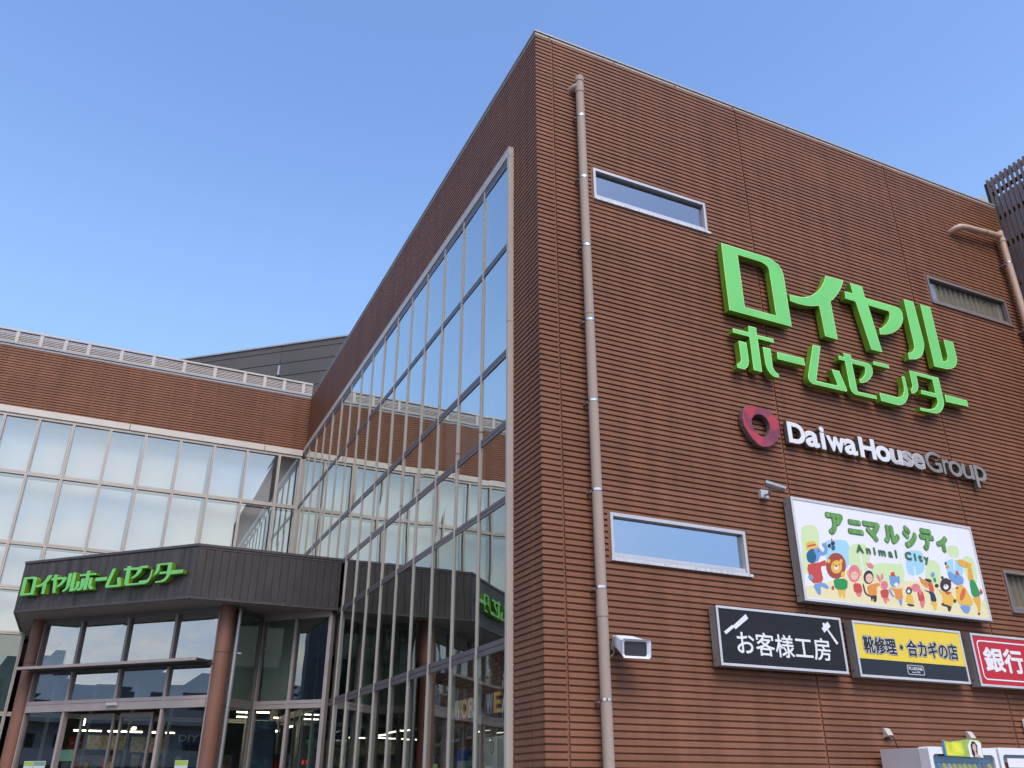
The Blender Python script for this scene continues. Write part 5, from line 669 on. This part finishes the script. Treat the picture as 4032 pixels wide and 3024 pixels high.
# ================================================================ pipes on the wall
dp = thing('wall_downpipe', (0.672, -0.11, 0), 'long straight brown grey downpipe on the front wall near the corner', 'downpipe')
X, Y = 0.672, -0.105
w = MB(); w.tube([(X, Y, 0), (X, Y, 10.9)], 0.061, 28); w.build('tube', 'pipe', dp)
w = MB(); w.tube([(X, Y, 10.74), (X, Y, 10.83)], 0.068, 28); w.tube([(X, Y, 10.83), (X, Y, 10.95)], 0.062, 28); w.tube([(X, Y, 10.95), (X, Y, 11.035)], 0.070, 28); w.tube([(X, Y, 11.035), (X, Y, 11.05)], 0.066, 28)
w.tube([(X-0.02, Y+0.01, 10.86), (X-0.06, Y+0.05, 10.855), (X-0.09, 0.03, 10.85)], 0.06, 20); w.build('top_elbow', 'pipe', dp)
w = MB(); w.tube([(X, Y, 3.16), (X, Y, 3.275)], 0.066, 28); w.build('socket', 'pipe', dp)
w = MB(); w.tube([(X, Y, 6.97), (X, Y, 7.01)], 0.065, 28); w.build('socket', 'pipe', dp)
for z in (10.282, 9.167, 8.024, 6.878, 5.746, 4.607, 3.480, 2.307, 1.17):
    w = MB(); w.tube([(X, Y, z-0.014), (X, Y, z+0.014)], 0.0655, 28); w.pbox(PR(), X+0.05, X+0.066, z-0.02, z+0.02, 0.06, 0.11); w.box(X-0.085, X-0.06, Y+0.02, 0.01, z-0.03, z-0.012, 1); w.build('pipe_clamp', ['steel', 'frame_taupe'], dp)
dp = thing('elbow_downpipe', (9.72, -0.12, 0), 'beige downpipe with a sideways elbow by the louvre screen', 'downpipe')
w = MB(); w.tube([(9.725, -0.14, 0), (9.725, -0.14, 10.95)], 0.058, 24); w.build('tube', 'pipe_warm', dp)
w = MB(); w.tube([(9.725, -0.14, 10.76), (9.725, -0.14, 10.84)], 0.068, 24); w.build('socket', 'pipe_warm', dp)
w = MB(); w.tube([(9.725, -0.14, 10.93), (9.725, -0.14, 10.99)], 0.062, 24); w.build('socket', 'pipe_warm', dp)
w = MB(); w.tube([(8.50, 0.03, 10.70), (8.50, -0.05, 10.71), (8.53, -0.11, 10.735), (8.60, -0.145, 10.765), (8.75, -0.15, 10.79), (9.30, -0.15, 10.845), (9.725, -0.14, 10.885)], 0.058, 24); w.build('side_elbow', 'pipe_warm', dp)
for z in (10.29, 8.9, 7.5): w = MB(); w.tube([(9.725, -0.14, z-0.014), (9.725, -0.14, z+0.014)], 0.0625, 24); w.box(9.62, 9.68, -0.13, 0.0, z-0.05, z-0.03, 1); w.build('pipe_clamp', ['steel', 'frame_taupe'], dp)
w = MB(); w.tube([(9.255, -0.15, 10.841), (9.27, -0.15, 10.842)], 0.062, 24); w.build('joint_ring', 'frame_taupe', dp)

# ================================================================ louvre screen
sc_ = thing('louvre_screen', (10.08, -0.4, 0), 'dark brown vertical louvre screen at the right end of the front wall', 'screen')
PX = lambda u, v, d=0.0: (10.08 - d, u, v)
w = MB()
for k in range(17):
    y = -0.022 + 0.06 - 0.0985*k; w.pbox(PX, y-0.040, y+0.006, 0.1, 12.46, -0.035, 0.0)
flip(w).build('louvre_slats', 'screen_brown', sc_)
w = MB(); y1, y0 = 0.09, -1.6
for a, b in ((0.1, 10.0), (10.06, 10.86), (10.99, 11.49), (11.60, 12.0)): w.pbox(PX, y0, y1, a, b, -0.065, -0.045)
w.pbox(PX, y0, y1, 12.30, 12.44, -0.065, -0.045); flip(w).build('back_panels', 'screen_blue', sc_)
w = MB()
for z in (10.03, 10.92, 11.54, 12.15): w.pbox(PX, y0, y1, z-0.04, z+0.04, -0.12, -0.075)
w.pbox(PX, y0, y1, 0.0, 12.1, -0.26, -0.22); w.pbox(PX, 0.06, 0.10, 0.0, 12.40, -0.2, -0.002); flip(w).build('rails', 'dark_gap', sc_)
rb = thing('roof_unit', (11.6, 1.4, 11.7), 'small pale grey roof housing just behind the louvre screen top', 'roof housing')
w = MB(); w.prism([(11.20, 1.0), (12.6, 1.0), (12.6, 1.9), (11.2, 1.9)], 11.7, 13.06); w.add([(11.2, 1.0, 13.06), (12.6, 1.0, 13.06), (12.6, 1.9, 13.06), (11.2, 1.9, 13.06), (11.6, 1.1, 13.36), (12.4, 1.1, 13.36), (12.4, 1.8, 13.36), (11.6, 1.8, 13.36)], [(0, 1, 5, 4), (1, 2, 6, 5), (2, 3, 7, 6), (3, 0, 4, 7), (4, 5, 6, 7)]); w.build('housing', 'grey_flashing', rb)

# ================================================================ camera, horn speaker, outlet hoods
cc = thing('security_camera', (3.24, -0.03, 4.87), 'silver security camera on a wall plate left of the animal sign', 'camera')
w = MB(); w.pbox(PR(), 3.176, 3.302, 4.880, 4.997, -0.005, 0.055, 0, 0.006); w.build('wall_plate', 'aluminium', cc)
w = MB(); w.tube([(3.235, -0.05, 4.925), (3.225, -0.10, 4.912), (3.205, -0.17, 4.905), (3.178, -0.215, 4.925), (3.172, -0.235, 4.965)], 0.016, 14); w.build('arm', 'steel_dull', cc)
ax = Vector((0.20, -0.105, -0.085)); ax.normalize(); c0 = Vector((3.108, -0.235, 5.002))
w = MB(); w.tube([c0, c0 + ax*0.195], 0.040, 24); w.tube([c0 + ax*0.195, c0 + ax*0.235], 0.034, 24); w.build('body', 'camera_grey', cc)
w = MB(); w.tube([c0 + ax*0.232, c0 + ax*0.240], 0.031, 20); w.build('lens', 'lens_glass', cc)
w = MB(); up = Vector((0, 0, 1)); sd_ = ax.cross(up).normalized(); up2 = sd_.cross(ax)
prof = [(-0.046, 0.0), (-0.044, 0.022), (-0.028, 0.042), (0.0, 0.048), (0.028, 0.042), (0.044, 0.022), (0.046, 0.0)]
vs = [c0 + ax*s_ + sd_*a + up2*b for s_ in (-0.012, 0.250) for a, b in prof]; vs += [c0 + ax*s_ + sd_*a*0.94 + up2*(b*0.94-0.001) for s_ in (-0.012, 0.250) for a, b in prof]
n = 7; w.add(vs, [(i, i+1, n+i+1, n+i) for i in range(n-1)] + [(2*n+i+1, 2*n+i, 3*n+i, 3*n+i+1) for i in range(n-1)] + [(n+i, n+i+1, 3*n+i+1, 3*n+i) for i in range(n-1)] + [(i+1, i, 2*n+i, 2*n+i+1) for i in range(n-1)]); w.build('hood', 'camera_grey', cc)

sp_ = thing('horn_speaker', (0.90, -0.2, 2.7), 'white outdoor horn speaker with a dark grille beside the downpipe', 'speaker')
# front mouth is a flared frame facing out and a little down
cF = Vector((0.945, -0.33, 2.812)); ex = Vector((1, -0.12, 0)).normalized(); ez = Vector((0.0, -0.10, 1)).normalized(); en = ex.cross(ez).normalized()
def SPp(u, v, d=0.0): return tuple(cF + ex*u + ez*v + en*d)
w = MB()
rings = [[(-0.150, -0.098), (0.150, -0.098), (0.168, -0.07), (0.168, 0.078), (0.150, 0.098), (-0.150, 0.098), (-0.168, 0.078), (-0.168, -0.07)]]
def ring_at(sx_, sz_, d, ox=0, oz=0): return [SPp(u*sx_+ox, v*sz_+oz, d) for u, v in rings[0]]
sec = [ring_at(0.50, 0.62, -0.30, -0.07, 0.085), ring_at(0.60, 0.72, -0.17, -0.065, 0.07), ring_at(0.82, 0.92, -0.06, -0.02, 0.015), ring_at(1, 1, -0.01), ring_at(1, 1, 0.0), ring_at(0.78, 0.74, -0.035)]
vs = [q for r in sec for q in r]; n = 8
w.add(vs, [(i*n+k, i*n+(k+1) % n, (i+1)*n+(k+1) % n, (i+1)*n+k) for i in range(len(sec)-1) for k in range(n)] + [tuple(reversed(range(n)))], 0)
w.build('horn', 'speaker_white', sp_)
w = MB(); q = ring_at(0.79, 0.76, -0.033); w.add(q, [tuple(range(8))]); w.build('grille', 'grille', sp_)
w = MB(); w.pbox(PR(), 0.80, 0.90, 2.83, 2.90, -0.005, 0.05); w.tube([(0.85, -0.03, 2.865), (0.85, -0.10, 2.85)], 0.02, 12); w.build('bracket', 'frame_taupe', sp_)
w = MB(); w.tube([(0.83, -0.05, 2.85), (0.825, -0.06, 2.80), (0.80, -0.05, 2.765), (0.76, -0.03, 2.755)], 0.006, 8); w.build('cable', 'box_side', sp_)

def outlet(x, z, label):
    t = thing('outlet_hood', (x, -0.03, z), label, 'electrical outlet', 'outlet hoods above the vending machines'); P = PR()
    w = MB(); vs = [P(x-0.045, z, 0), P(x+0.045, z, 0), P(x+0.045, z+0.115, 0), P(x-0.045, z+0.115, 0), P(x-0.045, z+0.03, 0.075), P(x+0.045, z+0.03, 0.075), P(x+0.045, z+0.105, 0.03), P(x-0.045, z+0.105, 0.03)]
    w.add(vs, [(0, 1, 5, 4), (4, 5, 6, 7), (7, 6, 2, 3), (0, 4, 7, 3), (1, 2, 6, 5)]); w.build('cover', 'plastic_cream', t)
    w = MB(); w.pbox(P, x-0.03, x+0.03, z-0.02, z+0.01, 0.0, 0.03); w.build('socket', 'rubber', t); return t
outlet(4.70, 2.035, 'cream outlet hood with a black cable, over the plain machine side')
outlet(6.15, 2.035, 'cream outlet hood half hidden above the yellow banner')
w = MB(); w.tube([(4.725, -0.05, 2.06), (4.735, -0.085, 2.03), (4.745, -0.09, 1.98), (4.76, -0.10, 1.88), (4.77, -0.085, 1.0), (4.77, -0.06, 0.3)], 0.008, 8)
tag(w.build('power_cable', 'rubber'), 'black power cable hanging from the outlet behind the vending machine', 'cable')

# ================================================================ vending machines
def vending(x0, x1, ztop, label, blue):
    t = thing('vending_machine', ((x0+x1)/2, -0.45, 0), label, 'vending machine', 'vending machines along the front wall')
    P = PR()
    w = MB(); w.pbox(P, x0+0.004, x1-0.004, 0.03, ztop-0.008, 0.10, 0.66, 0, 0.004); w.build('cabinet', 'vend_side', t)
    w = MB(); zr0, zr1 = 0.95, ztop-0.075; a, b = x0+0.055, x1-0.055
    add_shape(w, P, [rrect(x0, x1, 0.06, ztop, 0.025), rrect(a, b, zr0, zr1, 0.05)], 0.665, 0.80); w.build('door_front', 'vend_white', t)
    w = MB(); w.pbox(P, a-0.02, b+0.02, zr0-0.02, zr1+0.02, 0.664, 0.69); rc = w.build('display_recess', 'vend_recess', t)
    w = MB(); w.pbox(P, a, b, zr1-0.085, zr1-0.035, 0.69, 0.745); w.build('price_strip', 'vend_blue' if blue else 'print_white', t)
    for rrow in range(3):
        zb = zr1 - 0.24 - 0.22*rrow
        for k in range(12):
            xx = a + 0.05 + (b-a-0.1)*k/11; w = MB(); w.tube([(xx, -0.735, zb), (xx, -0.735, zb+0.012), (xx, -0.735, zb+0.125), (xx, -0.735, zb+0.145)], 0.028, 10, radii=[0.028, 0.035, 0.035, 0.025]); w.build('drink_can', 'can_%d' % random.randrange(7), t)
    w = MB(); w.pbox(P, a+0.05, b-0.05, 0.2, 0.42, 0.80, 0.812); w.build('pickup_flap', 'vend_recess', t)
    w = MB(); w.quad(P(a, zr0, 0.775), P(b, zr0, 0.775), P(b, zr1, 0.775), P(a, zr1, 0.775)); w.build('window', 'glass_clear', t)
    return t
vending(4.445, 5.560, 1.905, 'white vending machine with rows of cans under a yellow banner', True)
v2 = vending(5.600, 6.72, 1.915, 'white vending machine cut by the right picture edge, without a banner', False)
w = MB(); w.pbox(PR(), 5.72, 6.4, 1.70, 1.80, 0.80, 0.803); w.build('picture_panel', 'sign_white', v2)
bn = thing('paper_banner', (5.0, -0.82, 1.81), 'yellow green paper banner with a dark haired woman on the vending machine', 'banner')
PB = PR(0.815)
out = [(4.668, 1.812), (5.305, 1.800), (5.295, 1.86), (5.312, 1.965), (5.27, 1.985), (5.18, 1.992), (5.06, 1.99), (4.95, 1.975), (4.80, 1.962), (4.672, 1.973)]
w = MB(); add_shape(w, PB, [out], 0.0, 0.004); w.build('sheet', 'banner_green', bn)
w = MB(); add_shape(w, PB, [[(4.668, 1.812), (4.70, 1.811), (4.70, 1.966), (4.672, 1.972)]], 0.004, 0.0055); w.build('blue_edge', 'banner_blue', bn)
w = MB(); add_shape(w, PB, [[(4.71, 1.822), (4.96, 1.815), (5.0, 1.86), (4.97, 1.95), (4.90, 1.955), (4.80, 1.948), (4.715, 1.95)]], 0.004, 0.0052); w.build('yellow_patch', 'banner_yellow', bn)
w = MB(); add_shape(w, PB, [[(5.08, 1.803), (5.30, 1.80), (5.29, 1.86), (5.30, 1.95), (5.24, 1.98), (5.14, 1.983), (5.08, 1.93)]], 0.004, 0.0050, 0, 0)
add_shape(w, PB, [[(5.12, 1.84), (5.14, 1.80), (5.20, 1.80), (5.22, 1.86), (5.235, 1.93), (5.20, 1.972), (5.155, 1.972), (5.125, 1.93)]], 0.0050, 0.0060, 1, 1)
add_shape(w, PB, [[(5.145, 1.90), (5.16, 1.868), (5.18, 1.855), (5.20, 1.87), (5.212, 1.91), (5.20, 1.945), (5.165, 1.945)]], 0.006, 0.0068, 2, 2)
add_shape(w, PB, [[(5.168, 1.862), (5.195, 1.862), (5.20, 1.835), (5.25, 1.82), (5.26, 1.802), (5.15, 1.803), (5.165, 1.83)]], 0.006, 0.0066, 2, 2)
w.build('portrait', ['sign_white', 'hair', 'skin'], bn)
w = MB(); w.pbox(PR(), 7.23, 7.7, 1.5, 2.33, 0.02, 0.05, 0, 0.004); tag(w.build('notice_board', 'sign_white'), 'white notice board on the wall above the second vending machine', 'board')

# ================================================================ inside the shop, seen through the lower glass
w = MB(); w.box(-15.8, 9.8, 8.9, 24, 0.001, 0.006); tag(w.build('floor', 'shop_floor'), kind='structure')
w = MB(); w.box(-6.2, 9.8, YF+7.6, YF+7.7, 0, 4.5); tag(w.build('shop_back_wall', 'interior_mid'), 'plain grey back wall deep inside the shop', 'wall')
w = MB(); w.box(-6.1, 9.8, YF+0.1, YF+8, 4.42, 4.50); w.box(-5.9, -0.2, 9.0, YF, 4.42, 4.50) if False else None; tag(w.build('ceiling', 'interior_dark'), kind='structure')
def strip(x0, x1, y0, y1, z, label, group='ceiling light strips inside the shop'):
    t = thing('strip_light', ((x0+x1)/2, (y0+y1)/2, z), label, 'ceiling light', group)
    w = MB(); w.box(x0, x1, y0, y1, z, z+0.025); w.build('tube', 'tube_light', t); w = MB(); w.box(x0-0.01, x1+0.01, y0-0.01, y1+0.01, z+0.026, z+0.06); w.build('housing', 'plastic_cream', t)
for x0, x1, nm in ((-4.46, -3.85, 'left part of the long shop light line, seen through the door'), (-3.71, -2.93, 'middle part of the long shop light line, seen through the door'), (-2.77, -2.62, 'short stub of the long shop light line near the door post'), (-2.39, -2.18, 'light stub seen through the glass right of the doors')):
    strip(x0, x1, 16.0, 16.06, 2.71, nm)
strip(-4.32, -4.25, 16.3, 18.8, 3.0, 'shop light running away into the shop behind the left door')
strip(-3.2, -3.12, 15.2, 15.9, 2.76, 'slanting shop light behind the second sliding door')
for x0, x1, y, z, nm in ((-1.03, -0.72, 14.0, 3.10, 'upper of two parallel lights behind the return glass'), (-1.02, -0.71, 14.0, 2.995, 'lower of two parallel lights behind the return glass'), (-0.58, -0.27, 14.0, 3.11, 'upper parallel light behind the porch side glass'), (-0.145, 0.026, 14.0, 3.0, 'short parallel light behind the porch side glass')):
    strip(x0, x1, y, y+0.05, z, nm); 
strip(1.14, 1.20, 4.6, 8.6, 3.38, 'long added light brightening the word letters, hidden behind the transom')  # extra lamp out of sight, added to light the word letters
strip(-0.47, -0.40, 14.0, 14.9, 2.83, 'small slanting light low behind the porch side glass')
strip(-0.12, -0.05, 14.0, 14.9, 2.71, 'lowest slanting light behind the porch side glass')
strip(0.66, 0.74, 13.6, 14.6, 3.24, 'slanting light with a cord by the blue board')
w = MB(); w.box(-4.50, -4.18, 15.0, 15.03, 2.27, 2.53); rbd = w.build('service_board', 'red_board'); tag(rbd, 'red hanging board with white writing inside the left door', 'board')
w = MB(); add_text(w, lambda u, v, d=0.0: (u, 14.999 - d, v), 'デスク', -4.46, -4.24, 2.36, 2.43, 0.0, 0.002, 0.02); w.build('lettering', 'paper', rbd)
w = MB(); w.box(-4.15, -3.2, 17.0, 17.1, 2.35, 2.68); w.box(-3.1, -2.2, 17.0, 17.1, 2.30, 2.66); tag(w.build('wall_panel', 'goods_pale'), 'pale display boards above the shop shelves', 'display board')
for i, (x0, x1, y, lb) in enumerate(((-4.6, -3.3, 16.4, 'shop shelf with mixed goods behind the left sliding door'), (-3.1, -2.0, 15.6, 'shop shelf with mixed goods behind the right sliding door'), (-1.7, -0.9, 14.4, 'dark shop shelf behind the return glass'), (-0.2, 1.4, 13.4, 'shop shelf under the blue paint board'))):
    t = thing('goods_shelf', ((x0+x1)/2, y, 0), lb, 'shelf', 'goods shelves inside the shop')
    w = MB(); w.box(x0, x1, y+0.25, y+0.3, 0, 2.2); [w.box(x0, x1, y, y+0.25, z, z+0.03) for z in (0.3, 0.8, 1.3, 1.8)]; w.build('rack', 'interior_dark', t)
    w = MB()
    for z in (0.33, 0.83, 1.33, 1.83):
        xx = x0 + 0.03
        while xx < x1 - 0.12:
            ww = random.uniform(0.07, 0.2); hh = random.uniform(0.15, 0.4); w.box(xx, xx+ww, y+0.02, y+0.2, z+0.001, z+hh, random.randrange(4)); xx += ww + 0.015
    w.build('goods', ['goods', 'goods_pale', 'red_board', 'panel_teal'], t)
bb = thing('paint_board', (0.3, 12.0, 2.4), 'blue board with white writing behind the porch side glass', 'board')
PI_ = lambda u, v, d=0.0: (u, 12.0 - d, v)
w = MB(); w.pbox(PI_, 0.02, 1.4, 2.46, 3.1, -0.05, 0.0); w.build('panel', 'board_blue', bb)
w = MB(); add_text(w, PI_, '塗料', 0.345, 0.68, 2.55, 2.70, 0.0, 0.004, 0.015); w.build('lettering', 'paper', bb)
w = MB(); w.pbox(PI_, 0.144, 0.305, 2.51, 2.72, 0.0, 0.004); w.build('yellow_notice', 'paper_yellow', bb)
w = MB(); w.pbox(PI_, 0.08, 1.4, 1.2, 2.45, -0.06, -0.01); tag(w.build('wall_section', 'goods_pale'), 'pale wall below the blue paint board', 'wall')
ex_ = thing('exit_sign', (0.34, 11.98, 2.37), 'small lit green exit sign below the blue board', 'exit sign')
w = MB(); w.pbox(PI_, 0.300, 0.376, 2.372, 2.456, 0.0, 0.03); w.build('light_box', 'exit_green', ex_)
w = MB(); add_shape(w, PI_, [[(0.33, 2.385), (0.345, 2.415), (0.338, 2.44), (0.352, 2.44), (0.352, 2.415), (0.362, 2.385), (0.346, 2.40)]], 0.03, 0.033); w.build('running_figure', 'print_white', ex_)
w = MB(); w.pbox(PI_, 0.20, 0.215, 1.95, 2.03, 0.0, 0.02); w.pbox(PI_, 0.29, 0.305, 1.95, 2.03, 0.0, 0.02); tag(w.build('red_lamps', 'red_led'), 'pair of small red lamps below the exit sign', 'lamps')
w = MB(); w.box(-0.93, -0.45, 12.0, 12.05, 0.2, 2.8); tag(w.build('teal_panel', 'panel_teal'), 'tall dull blue panel behind the porch side glass', 'panel')
dy = thing('department_board', (-2.0, 15.4, 2.4), 'dark blue hanging board with pale letters behind the right door glass', 'board')
PD = lambda u, v, d=0.0: (u, 15.4 - d, v)
w = MB(); w.pbox(PD, -2.20, -1.55, 2.45, 2.72, -0.04, 0.0); w.build('panel', 'board_blue', dy)
w = MB(); add_text(w, PD, 'DIY', -2.12, -1.66, 2.51, 2.65, 0.0, 0.004, 0.015); w.build('lettering', 'paper', dy)
gb = thing('green_board', (-2.0, 15.39, 2.0), 'dark green board with a pale disc behind the right door glass', 'board')
w = MB(); w.pbox(PD, -2.25, -1.85, 1.9, 2.38, -0.03, 0.01); w.build('panel', 'leaf_dark', gb)
w = MB(); w.tube([(-2.06, 15.388, 2.08), (-2.06, 15.384, 2.08)], 0.09, 20); w.build('disc', 'lime', gb)
# posters stuck on the door glass
for i, (a, b, z1, mi, lb) in enumerate(((-12.48, -12.24, 1.95, 0, 'lime headed notice on the left door glass'), (-12.23, -11.93, 1.95, 1, 'white notice on the left door glass'), (-8.83, -8.54, 1.935, 0, 'lime headed notice on the right door glass'))):
    t = thing('door_notice', PG((a+b)/2, 1.6, -0.05), lb, 'notice'); w = MB(); w.pbox(PG, a, b, 1.60, z1, -0.055, -0.052); w.build('sheet', 'paper', t)
    w = MB(); w.pbox(PG, a+0.008, b-0.008, z1-0.085, z1-0.008, -0.052, -0.0505); w.build('header', 'lime' if mi == 0 else 'mint', t)
w = MB(); w.pbox(PG, -12.1, -11.72, 1.96, 2.17, -0.5, -0.48); tag(w.build('mint_board', 'mint'), 'mint green board behind the left door glass', 'board')
# workwear corner behind the side glazing
bw = MB(); zz = 0.0; r = 0
while zz < 4.0:
    yy = 2.2 + (0.11 if r % 2 else 0)
    while yy < 9.0: bw.box(2.0, 2.06, yy+0.005, yy+0.215, zz+0.005, zz+0.07); yy += 0.22
    zz += 0.075; r += 1
bw.box(2.03, 2.1, 2.2, 9.2, 0, 4.1, 1)
tag(bw.build('brick_wall', ['brick', 'interior_dark']), 'dark brick wall inside the glazed corner', 'wall')
def PXi(off): return lambda u, v, d=0.0: (2.0 - off - d, -u, v)          # faces -X, u = -y
for wd, y0, y1, ms in (('WORK', 7.46, 6.10, ('letter_grey', 'letter_orange', 'letter_grey', 'letter_blue')), ('WEAR', 5.98, 4.70, ('letter_blue', 'letter_orange', 'letter_grey', 'letter_orange'))):
    t = thing('word_letters', (1.95, (y0+y1)/2, 2.6), 'coloured capital letters %s on the inner brick wall' % wd, 'sign')
    for i, ch in enumerate(wd):
        a = -y0 + (y0-y1)*i/4; w = MB(); add_text(w, PXi(0.02), ch, a, a + (y0-y1)/4*0.92, 2.61, 2.94, 0.0, 0.05, 0.03); w.build('letter', ms[i], t)
t = thing('wall_poster', (1.95, 5.6, 1.7), 'pale poster with a grey round emblem on the inner brick wall', 'poster')
w = MB(); w.pbox(PXi(0.01), -6.10, -5.05, 1.2, 2.255, 0.0, 0.02); w.build('sheet', 'paper', t)
w = MB(); add_shape(w, PXi(0.03), [[(-5.80 + 0.075*math.cos(k/16*2*math.pi), 2.09 + 0.10*math.sin(k/16*2*math.pi)) for k in range(16)], [(-5.80 + 0.060*math.cos(k/16*2*math.pi), 2.09 + 0.085*math.sin(k/16*2*math.pi)) for k in range(16)]], 0.0, 0.004); w.build('emblem', 'letter_side', t)
t = thing('display_head', (1.0, 4.6, 1.2), 'white display head wearing a blue cap behind the side glazing', 'mannequin')
w = MB(); w.tube([(1.0, 4.6, 0.0), (1.0, 4.6, 1.45), (1.0, 4.6, 1.55), (1.0, 4.6, 1.66), (1.0, 4.6, 1.78), (1.0, 4.6, 1.88), (1.0, 4.6, 1.93)], 0.1, 20, radii=[0.06, 0.06, 0.075, 0.10, 0.115, 0.105, 0.06]); w.build('head', 'head_white', t)
w = MB(); w.tube([(1.0, 4.6, 1.845), (1.0, 4.6, 1.90), (1.0, 4.6, 1.965), (1.0, 4.6, 2.005), (1.0, 4.6, 2.02)], 0.1, 20, radii=[0.128, 0.128, 0.115, 0.075, 0.02]); w.prism([(0.9, 4.72), (1.1, 4.72), (1.07, 4.88), (0.93, 4.88)], 1.845, 1.862); w.build('cap', 'cap_blue', t)
w = MB(); w.box(0.1, 9.8, 0.3, 8.8, 4.0, 4.1); tag(w.build('ceiling', 'interior_dark'), kind='structure')

# ================================================================ what the glass reflects: the far side of the car park
def block_of_flats(x, y, length, depth, floors, axis, label):
    t = thing('apartment_building', (x, y, 0), label, 'building'); fh = 2.95
    def Q(u, v, d): return (x + u, y + d, v) if axis == 'x' else (x + d, y + u, v)
    sgn = 1
    w = MB(); w.pbox(Q, -length/2, length/2, 0, floors*fh+0.95, -depth, 0.0); (flip(w) if axis != 'y' else w).build('wall', 'apartment', t)
    for f_ in range(floors):
        w = MB(); w.pbox(Q, -length/2+0.3, length/2-0.3, f_*fh+0.25, f_*fh+1.25, 1.2, 1.32); w.pbox(Q, -length/2+0.3, length/2-0.3, f_*fh+0.10, f_*fh+0.24, 0.0, 1.32); w.build('balcony', 'balcony', t)
        w = MB(); u = -length/2 + 1.0
        while u < length/2 - 2.4: w.pbox(Q, u, u+1.8, f_*fh+0.3, f_*fh+2.3, 0.0, 0.03); u += 3.1
        w.build('window_row', 'window_dark', t)
    w = MB(); w.pbox(Q, 2, 5, floors*fh+0.6, floors*fh+2.4, -5, -2); w.build('stair_head', 'apartment', t)
block_of_flats(-62, 12, 46, 10, 3, 'y', 'pale three storey apartment block with long balconies, mirrored in the porch glass')
py = thing('added_pylon', (-20, 4.6, 0), 'tall plain dark blue pylon added out of view to darken the porch glass reflection', 'pylon')  # unseen pylon, added for its dark mirror image in the porch side glass
w = MB(); w.box(-20.3, -19.7, 3.7, 5.35, 0.3, 9.4); w.build('panel', 'pylon_paint', py); w = MB(); w.box(-20.2, -19.8, 3.9, 5.15, 0, 0.3); w.build('base', 'pavement', py)
ob = thing('office_building', (-14, -62, 0), 'plain green grey office block behind the car park, mirrored in the wing glass', 'building')
w = MB(); w.box(-34, 6, -74, -62, 0, 12.6); w.box(-22, -16, -72, -66, 12.6, 14.4); w.build('wall', 'office', ob)
w = MB()
for f_ in range(3):
    for k in range(12): w.box(-32 + k*3.1, -30.2 + k*3.1, -62, -61.96, 1.2 + f_*3.8, 3.0 + f_*3.8)
w.build('window_grid', 'window_dark', ob)
def tree(x, y, h, r, seed, label, leafm):
    rnd = random.Random(seed); t = thing('street_tree', (x, y, 0), label, 'tree', 'trees across the car park')
    w = MB(); w.tube([(x, y, 0), (x+0.05, y, h*0.3), (x, y+0.05, h*0.62)], 0.2, 10, radii=[0.24, 0.17, 0.07])
    for k in range(6):
        a = rnd.uniform(0, 6.28); b = h*rnd.uniform(0.3, 0.55); w.tube([(x, y, b), (x+math.cos(a)*r*0.35, y+math.sin(a)*r*0.35, b+h*0.14), (x+math.cos(a)*r*0.7, y+math.sin(a)*r*0.7, b+h*0.28)], 0.06, 6, radii=[0.08, 0.05, 0.02])
    w.build('trunk', 'bark', t); w = MB(); cl = [(rnd.gauss(0, 0.42)*r, rnd.gauss(0, 0.42)*r, h*0.66 + rnd.gauss(0, 0.15)*h, rnd.uniform(0.25, 0.5)*r) for _ in range(26)]
    for cx_, cy_, cz_, cr in cl:
        for _ in range(70):
            d = Vector((rnd.gauss(0, 1), rnd.gauss(0, 1), rnd.gauss(0, 1))); d.normalize(); c = Vector((x+cx_, y+cy_, cz_)) + d*cr*rnd.uniform(0.5, 1.05)
            if c.z < h*0.28: continue
            a = Vector((rnd.gauss(0, 1), rnd.gauss(0, 1), rnd.gauss(0, 1))).normalized(); b = a.orthogonal().normalized(); s_ = rnd.uniform(0.10, 0.2)
            w.quad(c - a*s_, c + b*s_*0.6, c + a*s_, c - b*s_*0.6)
    w.build('crown', leafm, t)
for x, y, h, r, sd_, lb, lm in ((-12, -30, 6.5, 2.4, 1, 'round green tree at the near car park edge', 'leaf'), (-5, -33, 7.2, 2.7, 2, 'tallest green tree of the car park row', 'leaf_dark'), (2, -31, 6.0, 2.2, 3, 'smaller green tree at the right of the car park row', 'leaf'),
        (-36, 2, 6.2, 2.4, 4, 'green tree in front of the apartment block, near end', 'leaf_dark'), (-37, 20, 5.6, 2.2, 5, 'green tree in front of the apartment block, far end', 'leaf')):
    tree(x, y, h, r, sd_, lb, lm)
